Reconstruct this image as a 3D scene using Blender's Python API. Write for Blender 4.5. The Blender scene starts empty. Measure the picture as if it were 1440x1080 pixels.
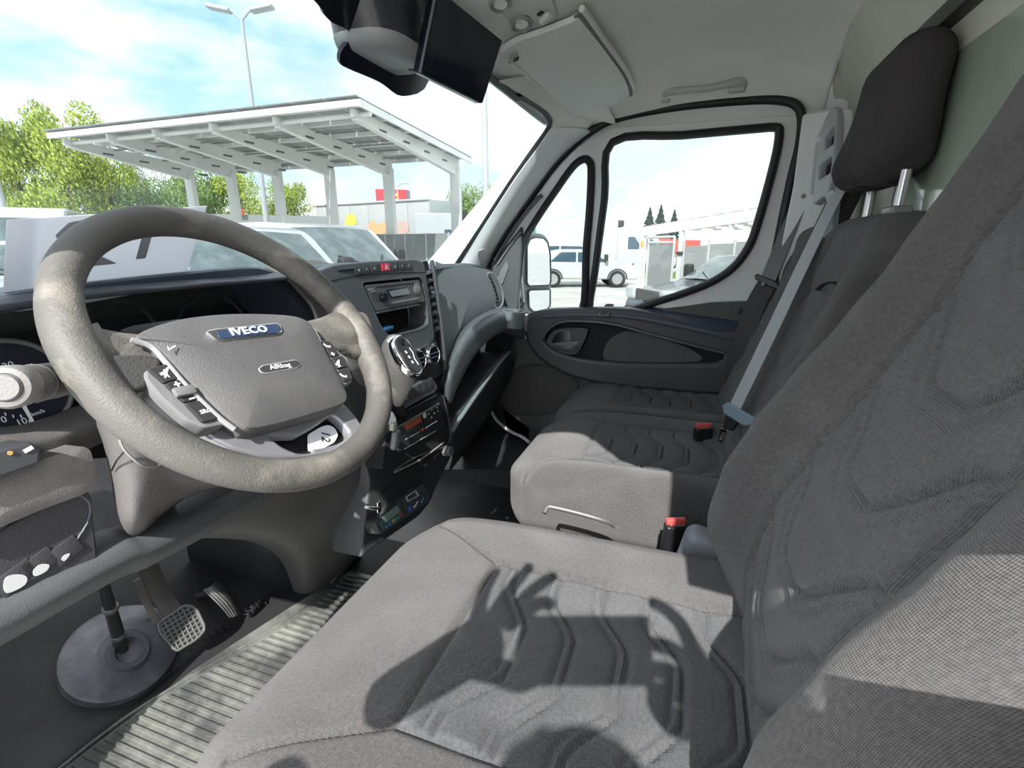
import bpy, bmesh, math, random
from math import sin, cos, pi, radians, sqrt
from mathutils import Vector, Matrix
random.seed(7)
SC = bpy.context.scene
COL = SC.collection
# ------------------------------------------------------------------ camera, sky, sun, exposure
FPX = 710.0
YAW, PIT = radians(19.5), radians(15.4)
CAM = Vector((-.95, 0, 1.08))
DV = Vector((cos(YAW)*cos(PIT), sin(YAW)*cos(PIT), -sin(PIT)))
RV = Vector((sin(YAW), -cos(YAW), 0))
UV = RV.cross(DV)
cd = bpy.data.cameras.new('camera'); co = bpy.data.objects.new('camera', cd); COL.objects.link(co)
cd.sensor_fit = 'HORIZONTAL'; cd.sensor_width = 36; cd.lens = FPX/1440*36; cd.clip_start = .005; cd.clip_end = 500
co.matrix_world = Matrix.Translation(CAM) @ Matrix((RV, UV, -DV)).transposed().to_4x4()
SC.camera = co
SUN_DIR = Vector((.7602, .0770, -.6451))      # travel direction of the sunlight
sd = bpy.data.lights.new('sun', 'SUN'); so = bpy.data.objects.new('sun', sd); COL.objects.link(so)
sd.energy = 7.6; sd.angle = radians(.55); sd.color = (1, .97, .925)
so.rotation_euler = SUN_DIR.to_track_quat('-Z', 'Y').to_euler(); so.location = (-6, 0, 8)
SC.view_settings.view_transform = 'Standard'; SC.view_settings.look = 'None'
SC.view_settings.gamma = 1; SC.view_settings.use_curve_mapping = False
SC.view_settings.exposure = 0.56
W = bpy.data.worlds.new('sky'); SC.world = W; W.use_nodes = True
def build_world():
    nt = W.node_tree; nt.nodes.clear(); N = nt.nodes.new; L = nt.links.new
    out = N('ShaderNodeOutputWorld'); bg = N('ShaderNodeBackground'); tc = N('ShaderNodeTexCoord')
    mp = N('ShaderNodeMapping'); mp.inputs['Scale'].default_value = (1, 1, 2.6); mp.inputs['Location'].default_value = (3.1, 1.7, .4)
    no = N('ShaderNodeTexNoise'); no.inputs['Scale'].default_value = 2.3; no.inputs['Detail'].default_value = 8; no.inputs['Roughness'].default_value = .52
    n2 = N('ShaderNodeTexNoise'); n2.inputs['Scale'].default_value = 3.4; n2.inputs['Detail'].default_value = 6
    cr = N('ShaderNodeValToRGB'); cr.color_ramp.elements[0].position = .35; cr.color_ramp.elements[1].position = .46
    cc = N('ShaderNodeValToRGB'); e = cc.color_ramp.elements
    e[0].position = .36; e[0].color = (.66, .70, .77, 1); e[1].position = .58; e[1].color = (1.0, 1.0, 1.0, 1)
    sep = N('ShaderNodeSeparateXYZ'); rr = N('ShaderNodeValToRGB'); q = rr.color_ramp.elements
    q[0].position = 0; q[0].color = (.62, .80, .90, 1); q[1].position = .55; q[1].color = (.16, .42, .78, 1)
    mx = N('ShaderNodeMix'); mx.data_type = 'RGBA'
    L(tc.outputs['Generated'], mp.inputs['Vector']); L(mp.outputs[0], no.inputs['Vector']); L(mp.outputs[0], n2.inputs['Vector'])
    L(tc.outputs['Generated'], sep.inputs[0]); L(sep.outputs['Z'], rr.inputs[0])
    L(no.outputs['Fac'], cr.inputs[0]); L(n2.outputs['Fac'], cc.inputs[0])
    L(cr.outputs[0], mx.inputs[0]); L(rr.outputs[0], mx.inputs[6]); L(cc.outputs[0], mx.inputs[7])
    L(mx.outputs[2], bg.inputs[0]); bg.inputs[1].default_value = 2.3; L(bg.outputs[0], out.inputs[0])
build_world()
# ------------------------------------------------------------------ helpers
def ray(px, py): return DV + RV*((px-720)/FPX) + UV*((540-py)/FPX)
def U(px, py, ax, v):
    k = 'xyz'.index(ax); q = ray(px, py); return CAM + q*((v-CAM[k])/q[k])
class Pl:
    "a plane in the cab: O origin, N normal; A runs along it horizontally, B up"
    def __init__(s, O, N):
        s.O = Vector(O); s.N = Vector(N).normalized(); s.A = Vector((0, 0, 1)).cross(s.N).normalized(); s.B = s.N.cross(s.A)
    def px(s, x, y):
        q = ray(x, y); p = CAM + q*((s.O-CAM).dot(s.N)/q.dot(s.N)) - s.O; return (p.dot(s.A), p.dot(s.B))
    def pxs(s, pts): return [s.px(*p) for p in pts]
    def w(s, a, b, h=0): return s.O + s.A*a + s.B*b + s.N*h
    def wp(s, x, y, h=0): return s.w(*s.px(x, y), h)
    def mat(s): return Matrix.Translation(s.O) @ Matrix((s.A, s.B, s.N)).transposed().to_4x4()
    def off(s, h): p = Pl(s.O + s.N*h, s.N); return p
def smooth(pts, n=4, closed=True):
    out = []; m = len(pts); P = [Vector(p) for p in pts]
    rng = range(m) if closed else range(m-1)
    for i in rng:
        if closed: a, b, c, d = P[i-1], P[i], P[(i+1) % m], P[(i+2) % m]
        else: a, b, c, d = P[max(i-1, 0)], P[i], P[i+1], P[min(i+2, m-1)]
        for k in range(n):
            t = k/n
            out.append(.5*((2*b)+(c-a)*t+(2*a-5*b+4*c-d)*t*t+(3*b-a-3*c+d)*t**3))
    if not closed: out.append(P[-1].copy())
    return out
def rnd(pts, r=.01, n=4):
    "round the corners of a 2D polygon by radius r (metres)"
    out = []; m = len(pts); P = [Vector(p[:2]) for p in pts]
    for i in range(m):
        a, b, c = P[i-1], P[i], P[(i+1) % m]; u = a-b; v = c-b
        k = min(r, u.length*.45, v.length*.45)
        p0 = b+u.normalized()*k; p1 = b+v.normalized()*k
        for j in range(n+1):
            t = j/n; out.append(p0*(1-t)**2+b*2*t*(1-t)+p1*t*t)
    return out
def link(name, me, m=None, parent=None, M=None, smooth_ang=35):
    o = bpy.data.objects.new(name, me); COL.objects.link(o)
    if m is not None and not me.materials: me.materials.append(m)
    if smooth_ang:
        for p in me.polygons: p.use_smooth = True
        try: me.set_sharp_from_angle(angle=radians(smooth_ang))
        except Exception: pass
    if M is not None: o.matrix_world = M
    if parent is not None:
        mw = o.matrix_world.copy(); o.parent = parent
        o.matrix_parent_inverse = world(parent).inverted()
    return o
def world(o):
    if o.parent is None: return o.matrix_basis.copy()
    return world(o.parent) @ o.matrix_parent_inverse @ o.matrix_basis
def mesh(name, verts, faces, m, parent=None, M=None, ang=35, fix=True):
    me = bpy.data.meshes.new(name); me.from_pydata([tuple(v) for v in verts], [], faces)
    if fix:
        bm = bmesh.new(); bm.from_mesh(me); bmesh.ops.remove_doubles(bm, verts=bm.verts, dist=1e-6)
        bmesh.ops.recalc_face_normals(bm, faces=bm.faces); bm.to_mesh(me); bm.free()
    return link(name, me, m, parent, M, ang)
def tag(o, label, cat=None, group=None, kind=None):
    if label: o['label'] = label
    if cat: o['category'] = cat
    if group: o['group'] = group
    if kind: o['kind'] = kind
    return o
def thing(name, label, cat, loc=(0, 0, 0), group=None):
    o = bpy.data.objects.new(name, None); COL.objects.link(o); o.location = loc; o.empty_display_size = .05
    return tag(o, label, cat, group)
def struct(o): o['kind'] = 'structure'; return o
def plate(name, loops, P, t, m, parent=None, h=0, bev=0, ang=35, res=1):
    "flat piece on plane P: first loop is the outline, further loops are holes; front at height h, thickness t behind it"
    cu = bpy.data.curves.new(name, 'CURVE'); cu.dimensions = '2D'; cu.fill_mode = 'BOTH'; cu.resolution_u = 1
    cu.extrude = max(t/2-bev, 1e-4); cu.bevel_depth = bev; cu.bevel_resolution = res; cu.offset = -bev
    for lp in loops:
        sp = cu.splines.new('POLY'); sp.points.add(len(lp)-1)
        for i, p in enumerate(lp): sp.points[i].co = (p[0], p[1], 0, 1)
        sp.use_cyclic_u = True
    ob = bpy.data.objects.new('tmp', cu); me = bpy.data.meshes.new_from_object(ob)
    bpy.data.objects.remove(ob); bpy.data.curves.remove(cu); me.name = name
    me.transform(P.mat() @ Matrix.Translation((0, 0, h-t/2)))
    return link(name, me, m, parent, None, ang)
def text(name, s, P, at, size, m, parent=None, h=.001, rot=0, t=.0006, mirror=False, align='CENTER', sx=1.0, off=0, sp=1.0):
    cu = bpy.data.curves.new(name, 'FONT'); cu.body = s; cu.size = size; cu.extrude = t/2; cu.align_x = align; cu.align_y = 'CENTER'; cu.resolution_u = 2; cu.offset = off; cu.space_character = sp
    ob = bpy.data.objects.new('tmp', cu); me = bpy.data.meshes.new_from_object(ob)
    bpy.data.objects.remove(ob); bpy.data.curves.remove(cu); me.name = name
    M = P.mat() @ Matrix.Translation((at[0], at[1], h)) @ Matrix.Rotation(rot, 4, 'Z') @ Matrix.Diagonal((-sx if mirror else sx, 1, 1, 1))
    me.transform(M)
    if mirror: me.flip_normals()
    return link(name, me, m, parent, None, 0)
def pillow(name, loop, P, h0, h1, m, parent=None, skirt=.01, rings=8, pw=2.4, c=None, ang=50):
    "domed piece: outline on plane P, edge at height h0, centre at h0+h1, skirt going back"
    L = [Vector(p[:2]) for p in loop]; n = len(L)
    ce = Vector(c) if c else sum(L, Vector((0, 0)))/n
    V = []; F = []
    def ring(s, h):
        for p in L:
            q = ce+(p-ce)*s; V.append(P.w(q.x, q.y, h))
    ring(1, h0-skirt)
    ks = [1-(1-cos(pi/2*i/rings)) if False else cos(pi/2*i/rings) for i in range(rings)]
    for s in ks: ring(s, h0+h1*(1-s**pw))
    R = rings+1
    for r in range(R-1):
        for i in range(n):
            j = (i+1) % n; F.append((r*n+i, r*n+j, (r+1)*n+j, (r+1)*n+i))
    V.append(P.w(ce.x, ce.y, h0+h1)); k = len(V)-1
    for i in range(n): F.append(((R-1)*n+i, (R-1)*n+(i+1) % n, k))
    F.append(tuple(range(n)))
    return mesh(name, V, F, m, parent, ang=ang)
def loft(name, rings, m, parent=None, caps=True, closed=True, ang=40, loop=False):
    n = len(rings[0]); V = [v for r in rings for v in r]; F = []
    R = len(rings)
    for r in range(R if loop else R-1):
        r2 = (r+1) % R
        for i in range(n if closed else n-1):
            j = (i+1) % n; F.append((r*n+i, r*n+j, r2*n+j, r2*n+i))
    if caps and closed and not loop: F.append(tuple(range(n))); F.append(tuple(range((R-1)*n, R*n)))
    return mesh(name, V, F, m, parent, ang=ang)
def tube_rings(pts, rad, n=12, sq=1.0, up=None):
    pts = [Vector(p) for p in pts]; rings = []; prev = None
    for i, p in enumerate(pts):
        t = (pts[min(i+1, len(pts)-1)]-pts[max(i-1, 0)]).normalized()
        if prev is None: a = t.cross(Vector(up) if up else (Vector((0, 0, 1)) if abs(t.z) < .9 else Vector((1, 0, 0)))).normalized()
        else: a = (prev-t*prev.dot(t)).normalized()
        prev = a; b = t.cross(a); r = rad[i] if isinstance(rad, (list, tuple)) else rad
        rings.append([p+a*(r*cos(2*pi*k/n))+b*(r*sq*sin(2*pi*k/n)) for k in range(n)])
    return rings
def tube(name, pts, rad, m, parent=None, n=12, sq=1.0, up=None, sm=0):
    if sm:
        if isinstance(rad, (list, tuple)):
            rad = [rad[int(i/sm)]+(rad[min(int(i/sm)+1, len(rad)-1)]-rad[int(i/sm)])*(i/sm % 1) for i in range((len(pts)-1)*sm+1)]
        pts = smooth(pts, sm, False)
    return loft(name, tube_rings(pts, rad, n, sq, up), m, parent)
def strap(name, pts, nrm, w, t, m, parent=None, sm=6):
    "flat belt: centre line pts, width w across the direction nrm x tangent"
    if sm:
        pts = smooth(pts, sm, False); nrm = smooth(nrm, sm, False) if isinstance(nrm, list) else nrm
    R = []
    for i, p in enumerate(pts):
        tn = (pts[min(i+1, len(pts)-1)]-pts[max(i-1, 0)]).normalized()
        N = Vector(nrm[i]) if isinstance(nrm, list) else Vector(nrm)
        a = N.cross(tn).normalized()*w/2; b = N.normalized()*t/2; p = Vector(p)
        R.append([p-a-b, p-a*.33-b*1.2, p+a*.33-b*1.2, p+a-b, p+a+b, p+a*.33+b*1.2, p-a*.33+b*1.2, p-a+b])
    return loft(name, R, m, parent, ang=30)
def rbox(name, size, r, m, parent=None, M=None, div=.01, f=None, ang=60, uvs=False, seg=3):
    "rounded box with an even grid on every face; f(p, n) may move each point; UVs in metres"
    hx, hy, hz = [s/2 for s in size]; H = (hx, hy, hz); r = min(r, hx*.99, hy*.99, hz*.99)
    V = []; F = []; key = {}; UVl = []
    def line(h):
        inner = h-r; n = max(1, int(round(2*inner/div))); L = []
        for k in range(seg): L.append(-h+r*(1-cos(pi/4*k/seg))*0 + r*(k/seg)*1.0)
        L += [-inner+2*inner*i/n for i in range(n+1)]
        for k in range(1, seg+1): L.append(inner+r*k/seg)
        return L
    Ls = [line(h) for h in H]
    def vert(p, n):
        kx = tuple(round(c, 6) for c in p)
        if kx in key: return key[kx]
        c = Vector([max(-(H[i]-r), min(H[i]-r, p[i])) for i in range(3)]); dlt = p-c
        if dlt.length > 1e-9:
            nn = dlt.normalized(); q = c+nn*r
        else: nn = n; q = p.copy()
        if f: q = f(q, nn)
        key[kx] = len(V); V.append(q); return key[kx]
    for ax in range(3):
        u, v = [(1, 2), (2, 0), (0, 1)][ax]
        for sg in (-1, 1):
            n = Vector((0, 0, 0)); n[ax] = sg
            for i in range(len(Ls[u])-1):
                for j in range(len(Ls[v])-1):
                    q = []; uu = []
                    for (a, b) in ((i, j), (i+1, j), (i+1, j+1), (i, j+1)):
                        p = Vector((0, 0, 0)); p[ax] = sg*H[ax]; p[u] = Ls[u][a]; p[v] = Ls[v][b]
                        q.append(vert(p, n)); uu.append((p[u]+ax*.37, p[v]+sg*.11))
                    if sg < 0: q.reverse(); uu.reverse()
                    F.append(q); UVl += uu
    me = bpy.data.meshes.new(name); me.from_pydata([tuple(v) for v in V], [], F)
    if uvs:
        uvl = me.uv_layers.new(name='UVMap'); flat = [c for t in UVl for c in t]; uvl.data.foreach_set('uv', flat)
    return link(name, me, m, parent, M, ang)
def box(name, c, size, m, parent=None, rot=(0, 0, 0), r=.004, P=None, seg=2):
    "small bevelled box; in plane P its centre is (a, b, h) and its axes follow the plane"
    bm = bmesh.new(); bmesh.ops.create_cube(bm, size=1)
    bmesh.ops.scale(bm, vec=size, verts=bm.verts)
    if r: bmesh.ops.bevel(bm, geom=bm.edges[:], offset=min(r, min(size)*.45), segments=seg, affect='EDGES', profile=.6)
    me = bpy.data.meshes.new(name); bm.to_mesh(me); bm.free()
    from mathutils import Euler
    R = Euler(rot).to_matrix().to_4x4()
    M = (P.mat() @ Matrix.Translation(c) @ R) if P else (Matrix.Translation(c) @ R)
    me.transform(M)
    return link(name, me, m, parent, None, 30)
def lathe(name, prof, M, m, parent=None, n=28, ang=35):
    "profile of (radius, z) turned about local z"
    rings = [[M @ Vector((r*cos(2*pi*k/n), r*sin(2*pi*k/n), z)) for k in range(n)] for r, z in prof]
    return loft(name, rings, m, parent, ang=ang)
def patch(name, rows, m, parent=None, n=6, th=0, ang=60):
    "smooth surface through a net of points"
    R = [smooth(r, n, False) for r in rows]; C = list(zip(*R)); C = [smooth(list(c), n, False) for c in C]
    nu, nv = len(C), len(C[0]); V = [p for c in C for p in c]; F = []
    for i in range(nu-1):
        for j in range(nv-1): F.append((i*nv+j, (i+1)*nv+j, (i+1)*nv+j+1, i*nv+j+1))
    o = mesh(name, V, F, m, parent, ang=ang)
    if th:
        md = o.modifiers.new('thickness', 'SOLIDIFY'); md.thickness = abs(th); md.offset = -1 if th > 0 else 1
    return o
def axis(p, z, x=None):
    z = Vector(z).normalized(); x = Vector(x) if x else (Vector((1, 0, 0)) if abs(z.x) < .9 else Vector((0, 1, 0)))
    y = z.cross(x).normalized(); x = y.cross(z)
    return Matrix.Translation(Vector(p)) @ Matrix((x, y, z)).transposed().to_4x4()
def sstep(a, b, x):
    t = max(0, min(1, (x-a)/(b-a))); return t*t*(3-2*t)
def copy_tree(o, parent=None):
    c = o.copy(); COL.objects.link(c)
    if parent: c.parent = parent
    for ch in list(o.children): copy_tree(ch, c)
    return c
def circ(a, b, r, n=24, ry=None, rot=0):
    ry = ry or r
    return [(a+r*cos(t)*cos(rot)-ry*sin(t)*sin(rot), b+r*cos(t)*sin(rot)+ry*sin(t)*cos(rot)) for t in [2*pi*k/n for k in range(n)]]
# ------------------------------------------------------------------ materials
MATS = {}
def mat(name, col, rough=.6, metal=0, bump=None, var=None, spec=.5, emit=None, coat=0, dust=None):
    """bump=(scale, strength[, kind]); var=(scale, colour2, lo, hi) blotches; dust=(scale, colour, threshold) fine specks"""
    if name in MATS: return MATS[name]
    m = bpy.data.materials.new(name); m.use_nodes = True; nt = m.node_tree; N = nt.nodes.new; L = nt.links.new
    b = nt.nodes['Principled BSDF']; b.inputs['Base Color'].default_value = (*col, 1); b.inputs['Roughness'].default_value = rough
    b.inputs['Metallic'].default_value = metal; b.inputs['Specular IOR Level'].default_value = spec
    if coat: b.inputs['Coat Weight'].default_value = coat
    if emit: b.inputs['Emission Color'].default_value = (*emit[0], 1); b.inputs['Emission Strength'].default_value = emit[1]
    tc = N('ShaderNodeTexCoord'); cur = None
    def mixin(fac, c2):
        nonlocal cur
        mx = N('ShaderNodeMix'); mx.data_type = 'RGBA'; L(fac, mx.inputs[0]); mx.inputs[7].default_value = (*c2, 1)
        if cur is None: mx.inputs[6].default_value = (*col, 1)
        else: L(cur, mx.inputs[6])
        cur = mx.outputs[2]
    if var:
        no = N('ShaderNodeTexNoise'); no.inputs['Scale'].default_value = var[0]; no.inputs['Detail'].default_value = 6; no.inputs['Roughness'].default_value = .65
        L(tc.outputs['Object'], no.inputs['Vector']); mr = N('ShaderNodeMapRange'); mr.inputs[1].default_value = var[2]; mr.inputs[2].default_value = var[3]
        L(no.outputs['Fac'], mr.inputs[0]); mixin(mr.outputs[0], var[1])
    if dust:
        vo = N('ShaderNodeTexVoronoi'); vo.inputs['Scale'].default_value = dust[0]; L(tc.outputs['Object'], vo.inputs['Vector'])
        n3 = N('ShaderNodeTexNoise'); n3.inputs['Scale'].default_value = dust[0]*.08; L(tc.outputs['Object'], n3.inputs['Vector'])
        ml = N('ShaderNodeMath'); ml.operation = 'MULTIPLY'; L(n3.outputs['Fac'], ml.inputs[0]); ml.inputs[1].default_value = dust[2]*2
        lt = N('ShaderNodeMath'); lt.operation = 'LESS_THAN'; L(vo.outputs['Distance'], lt.inputs[0]); L(ml.outputs[0], lt.inputs[1])
        sc = N('ShaderNodeMath'); sc.operation = 'MULTIPLY'; sc.inputs[1].default_value = .7; L(lt.outputs[0], sc.inputs[0]); mixin(sc.outputs[0], dust[1])
    if cur is not None: L(cur, b.inputs['Base Color'])
    if bump:
        kind = bump[2] if len(bump) > 2 else 'noise'
        if kind == 'voronoi': tx = N('ShaderNodeTexVoronoi'); o = tx.outputs['Distance']
        else: tx = N('ShaderNodeTexNoise'); tx.inputs['Detail'].default_value = 3; o = tx.outputs['Fac']
        tx.inputs['Scale'].default_value = bump[0]; L(tc.outputs['Object'], tx.inputs['Vector'])
        bp = N('ShaderNodeBump'); bp.inputs['Strength'].default_value = bump[1]; bp.inputs['Distance'].default_value = .002
        L(o, bp.inputs['Height']); L(bp.outputs[0], b.inputs['Normal'])
    MATS[name] = m; return m
def weave(name, c1, c2, pitch, strength=.6, rough=.95, fleck=(.5, .5, .5)):
    "woven cloth on metric UVs: staggered stitches, with lighter fuzz on top"
    m = bpy.data.materials.new(name); m.use_nodes = True; nt = m.node_tree; N = nt.nodes.new; L = nt.links.new
    b = nt.nodes['Principled BSDF']; b.inputs['Roughness'].default_value = rough; b.inputs['Specular IOR Level'].default_value = .12
    b.inputs['Sheen Weight'].default_value = .15; b.inputs['Sheen Roughness'].default_value = .6
    tc = N('ShaderNodeTexCoord'); sp = N('ShaderNodeSeparateXYZ'); L(tc.outputs['UV'], sp.inputs[0])
    def M(op, a, c=None):
        q = N('ShaderNodeMath'); q.operation = op
        for i, z in enumerate((a, c)):
            if z is None: continue
            if isinstance(z, (int, float)): q.inputs[i].default_value = z
            else: L(z, q.inputs[i])
        return q.outputs[0]
    k = 2*pi/pitch
    u = M('MULTIPLY', sp.outputs[0], k); v = M('MULTIPLY', sp.outputs[1], k)
    p = M('MULTIPLY', M('SINE', M('ADD', u, v)), M('SINE', M('SUBTRACT', u, v)))
    hgt = M('ADD', M('MULTIPLY', p, .5), .5)
    no = N('ShaderNodeTexNoise'); no.inputs['Scale'].default_value = 3/pitch*.25; no.inputs['Detail'].default_value = 3; L(tc.outputs['UV'], no.inputs['Vector'])
    n2 = N('ShaderNodeTexNoise'); n2.inputs['Scale'].default_value = 9; n2.inputs['Detail'].default_value = 5; L(tc.outputs['Object'], n2.inputs['Vector'])
    fac = M('ADD', M('MULTIPLY', hgt, .55), M('MULTIPLY', M('SUBTRACT', no.outputs['Fac'], .3), .9))
    mx = N('ShaderNodeMix'); mx.data_type = 'RGBA'; L(fac, mx.inputs[0]); mx.inputs[6].default_value = (*c1, 1); mx.inputs[7].default_value = (*c2, 1)
    mr = N('ShaderNodeMapRange'); mr.inputs[1].default_value = .5; mr.inputs[2].default_value = .75; mr.inputs[4].default_value = .07; L(n2.outputs['Fac'], mr.inputs[0])
    m2 = N('ShaderNodeMix'); m2.data_type = 'RGBA'; L(mr.outputs[0], m2.inputs[0]); L(mx.outputs[2], m2.inputs[6]); m2.inputs[7].default_value = (*fleck, 1)
    L(m2.outputs[2], b.inputs['Base Color'])
    bp = N('ShaderNodeBump'); bp.inputs['Strength'].default_value = strength; bp.inputs['Distance'].default_value = pitch*.3
    L(M('ADD', hgt, M('MULTIPLY', no.outputs['Fac'], .6)), bp.inputs['Height']); L(bp.outputs[0], b.inputs['Normal'])
    MATS[name] = m; return m
def glass(name, tint, gloss=.035, rough=.02, haze=0, ior=1.45):
    m = bpy.data.materials.new(name); m.use_nodes = True; nt = m.node_tree; nt.nodes.clear(); N = nt.nodes.new; L = nt.links.new
    out = N('ShaderNodeOutputMaterial'); tr = N('ShaderNodeBsdfTransparent'); tr.inputs[0].default_value = (*tint, 1)
    gl = N('ShaderNodeBsdfGlossy'); gl.inputs['Roughness'].default_value = rough; gl.inputs[0].default_value = (.9, .95, 1, 1)
    mx = N('ShaderNodeMixShader'); mx.inputs[0].default_value = gloss; L(tr.outputs[0], mx.inputs[1]); L(gl.outputs[0], mx.inputs[2]); res = mx
    if haze:
        di = N('ShaderNodeBsdfDiffuse'); di.inputs[0].default_value = (.8, .9, .85, 1); m2 = N('ShaderNodeMixShader'); m2.inputs[0].default_value = haze
        L(mx.outputs[0], m2.inputs[1]); L(di.outputs[0], m2.inputs[2]); res = m2
    L(res.outputs[0], out.inputs[0]); MATS[name] = m; return m
seat_side = weave('seat_bolster_cloth', (.034, .032, .033), (.128, .122, .119), .0030, .8)
seat_mid = weave('seat_centre_cloth', (.032, .034, .038), (.130, .132, .138), .0030, .9)
cloth_plain = mat('smooth_black_cloth', (.045, .042, .045), .85, bump=(300, .15), spec=.2)
dash_dark = mat('dash_dark_plastic', (.045, .052, .062), .42, bump=(700, .25), var=(6, (.06, .068, .078), .4, .7))
dash_grey = mat('dash_grey_plastic', (.10, .115, .125), .48, bump=(700, .25), var=(5, (.13, .145, .155), .4, .7))
dash_worn = mat('dusty_dark_plastic', (.10, .095, .092), .55, bump=(500, .3), var=(14, (.17, .16, .155), .4, .75), dust=(160, (.6, .58, .55), .045))
shroud_m = mat('column_shroud_plastic', (.115, .108, .105), .5, bump=(600, .3), dust=(90, (.55, .53, .5), .05))
black = mat('black_plastic', (.012, .012, .014), .35, bump=(500, .1))
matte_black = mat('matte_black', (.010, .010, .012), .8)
rubber = mat('rubber_seal', (.012, .013, .015), .55)
gloss_black = mat('gloss_black', (.008, .009, .016), .12)
wheel_m = mat('worn_wheel_leather', (.088, .084, .077), .6, bump=(420, .35), var=(11, (.24, .22, .19), .48, .75), dust=(120, (.5, .46, .4), .04))
wheel_grip = mat('grained_wheel_grip', (.045, .044, .044), .6, bump=(420, .5))
pad_m = mat('airbag_cover_plastic', (.080, .079, .082), .5, bump=(900, .5), var=(9, (.115, .113, .112), .35, .7), dust=(420, (.26, .25, .24), .10))
silver = mat('satin_silver_plastic', (.33, .33, .36), .32, metal=.55, bump=(900, .1))
chrome = mat('chrome', (.8, .8, .82), .12, metal=1)
steel = mat('steel', (.45, .45, .44), .3, metal=1)
white_paint = mat('white_door_paint', (.72, .75, .74), .3, var=(3, (.66, .69, .68), .4, .7), coat=.3)
headliner = mat('headliner_felt', (.78, .79, .74), .95, bump=(260, .35), var=(2.2, (.68, .69, .64), .4, .7), spec=.1)
pillar_m = mat('pillar_trim_plastic', (.70, .73, .73), .55, bump=(500, .15))
visor_m = mat('visor_vinyl', (.70, .73, .70), .7, bump=(400, .15))
lamp_plastic = mat('console_beige_plastic', (.50, .53, .49), .5)
beige_panel = mat('rear_panel_laminate', (.58, .59, .50), .8, bump=(60, .15), var=(3, (.50, .51, .43), .4, .7))
door_dark = mat('door_dark_plastic', (.040, .043, .048), .45, bump=(600, .3))
door_grey = mat('door_panel_plastic', (.065, .064, .064), .55, bump=(500, .3))
door_cloth = mat('door_pocket_cloth', (.085, .088, .092), .85, bump=(300, .3))
arm_m = mat('door_armrest_plastic', (.035, .05, .075), .32, bump=(700, .2))
belt_black = mat('black_webbing', (.018, .019, .021), .6, bump=(600, .3))
belt_grey = mat('grey_webbing', (.30, .32, .34), .45, bump=(600, .2))
red_plastic = mat('red_buckle_button', (.55, .07, .07), .4, bump=(200, .1))
hazard_red = mat('hazard_button_red', (.55, .04, .08), .4)
white_mark = mat('white_print', (.75, .77, .78), .5)
grey_mark = mat('grey_print', (.35, .37, .38), .5)
paper_m = mat('white_paper', (.80, .82, .88), .8)
sheet_m = bpy.data.materials.new('translucent_sheet'); sheet_m.use_nodes = True
def _sheet():
    nt = sheet_m.node_tree; b = nt.nodes['Principled BSDF']; b.inputs['Base Color'].default_value = (.80, .81, .84, 1); b.inputs['Roughness'].default_value = .9
    t = nt.nodes.new('ShaderNodeBsdfTranslucent'); t.inputs[0].default_value = (.84, .85, .88, 1); m = nt.nodes.new('ShaderNodeMixShader'); m.inputs[0].default_value = .55
    nt.links.new(b.outputs[0], m.inputs[1]); nt.links.new(t.outputs[0], m.inputs[2]); nt.links.new(m.outputs[0], nt.nodes['Material Output'].inputs[0])
_sheet()
paper_ink = mat('grey_print_through_paper', (.30, .32, .36), .8)
ink = mat('black_ink', (.01, .01, .01), .6)
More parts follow.
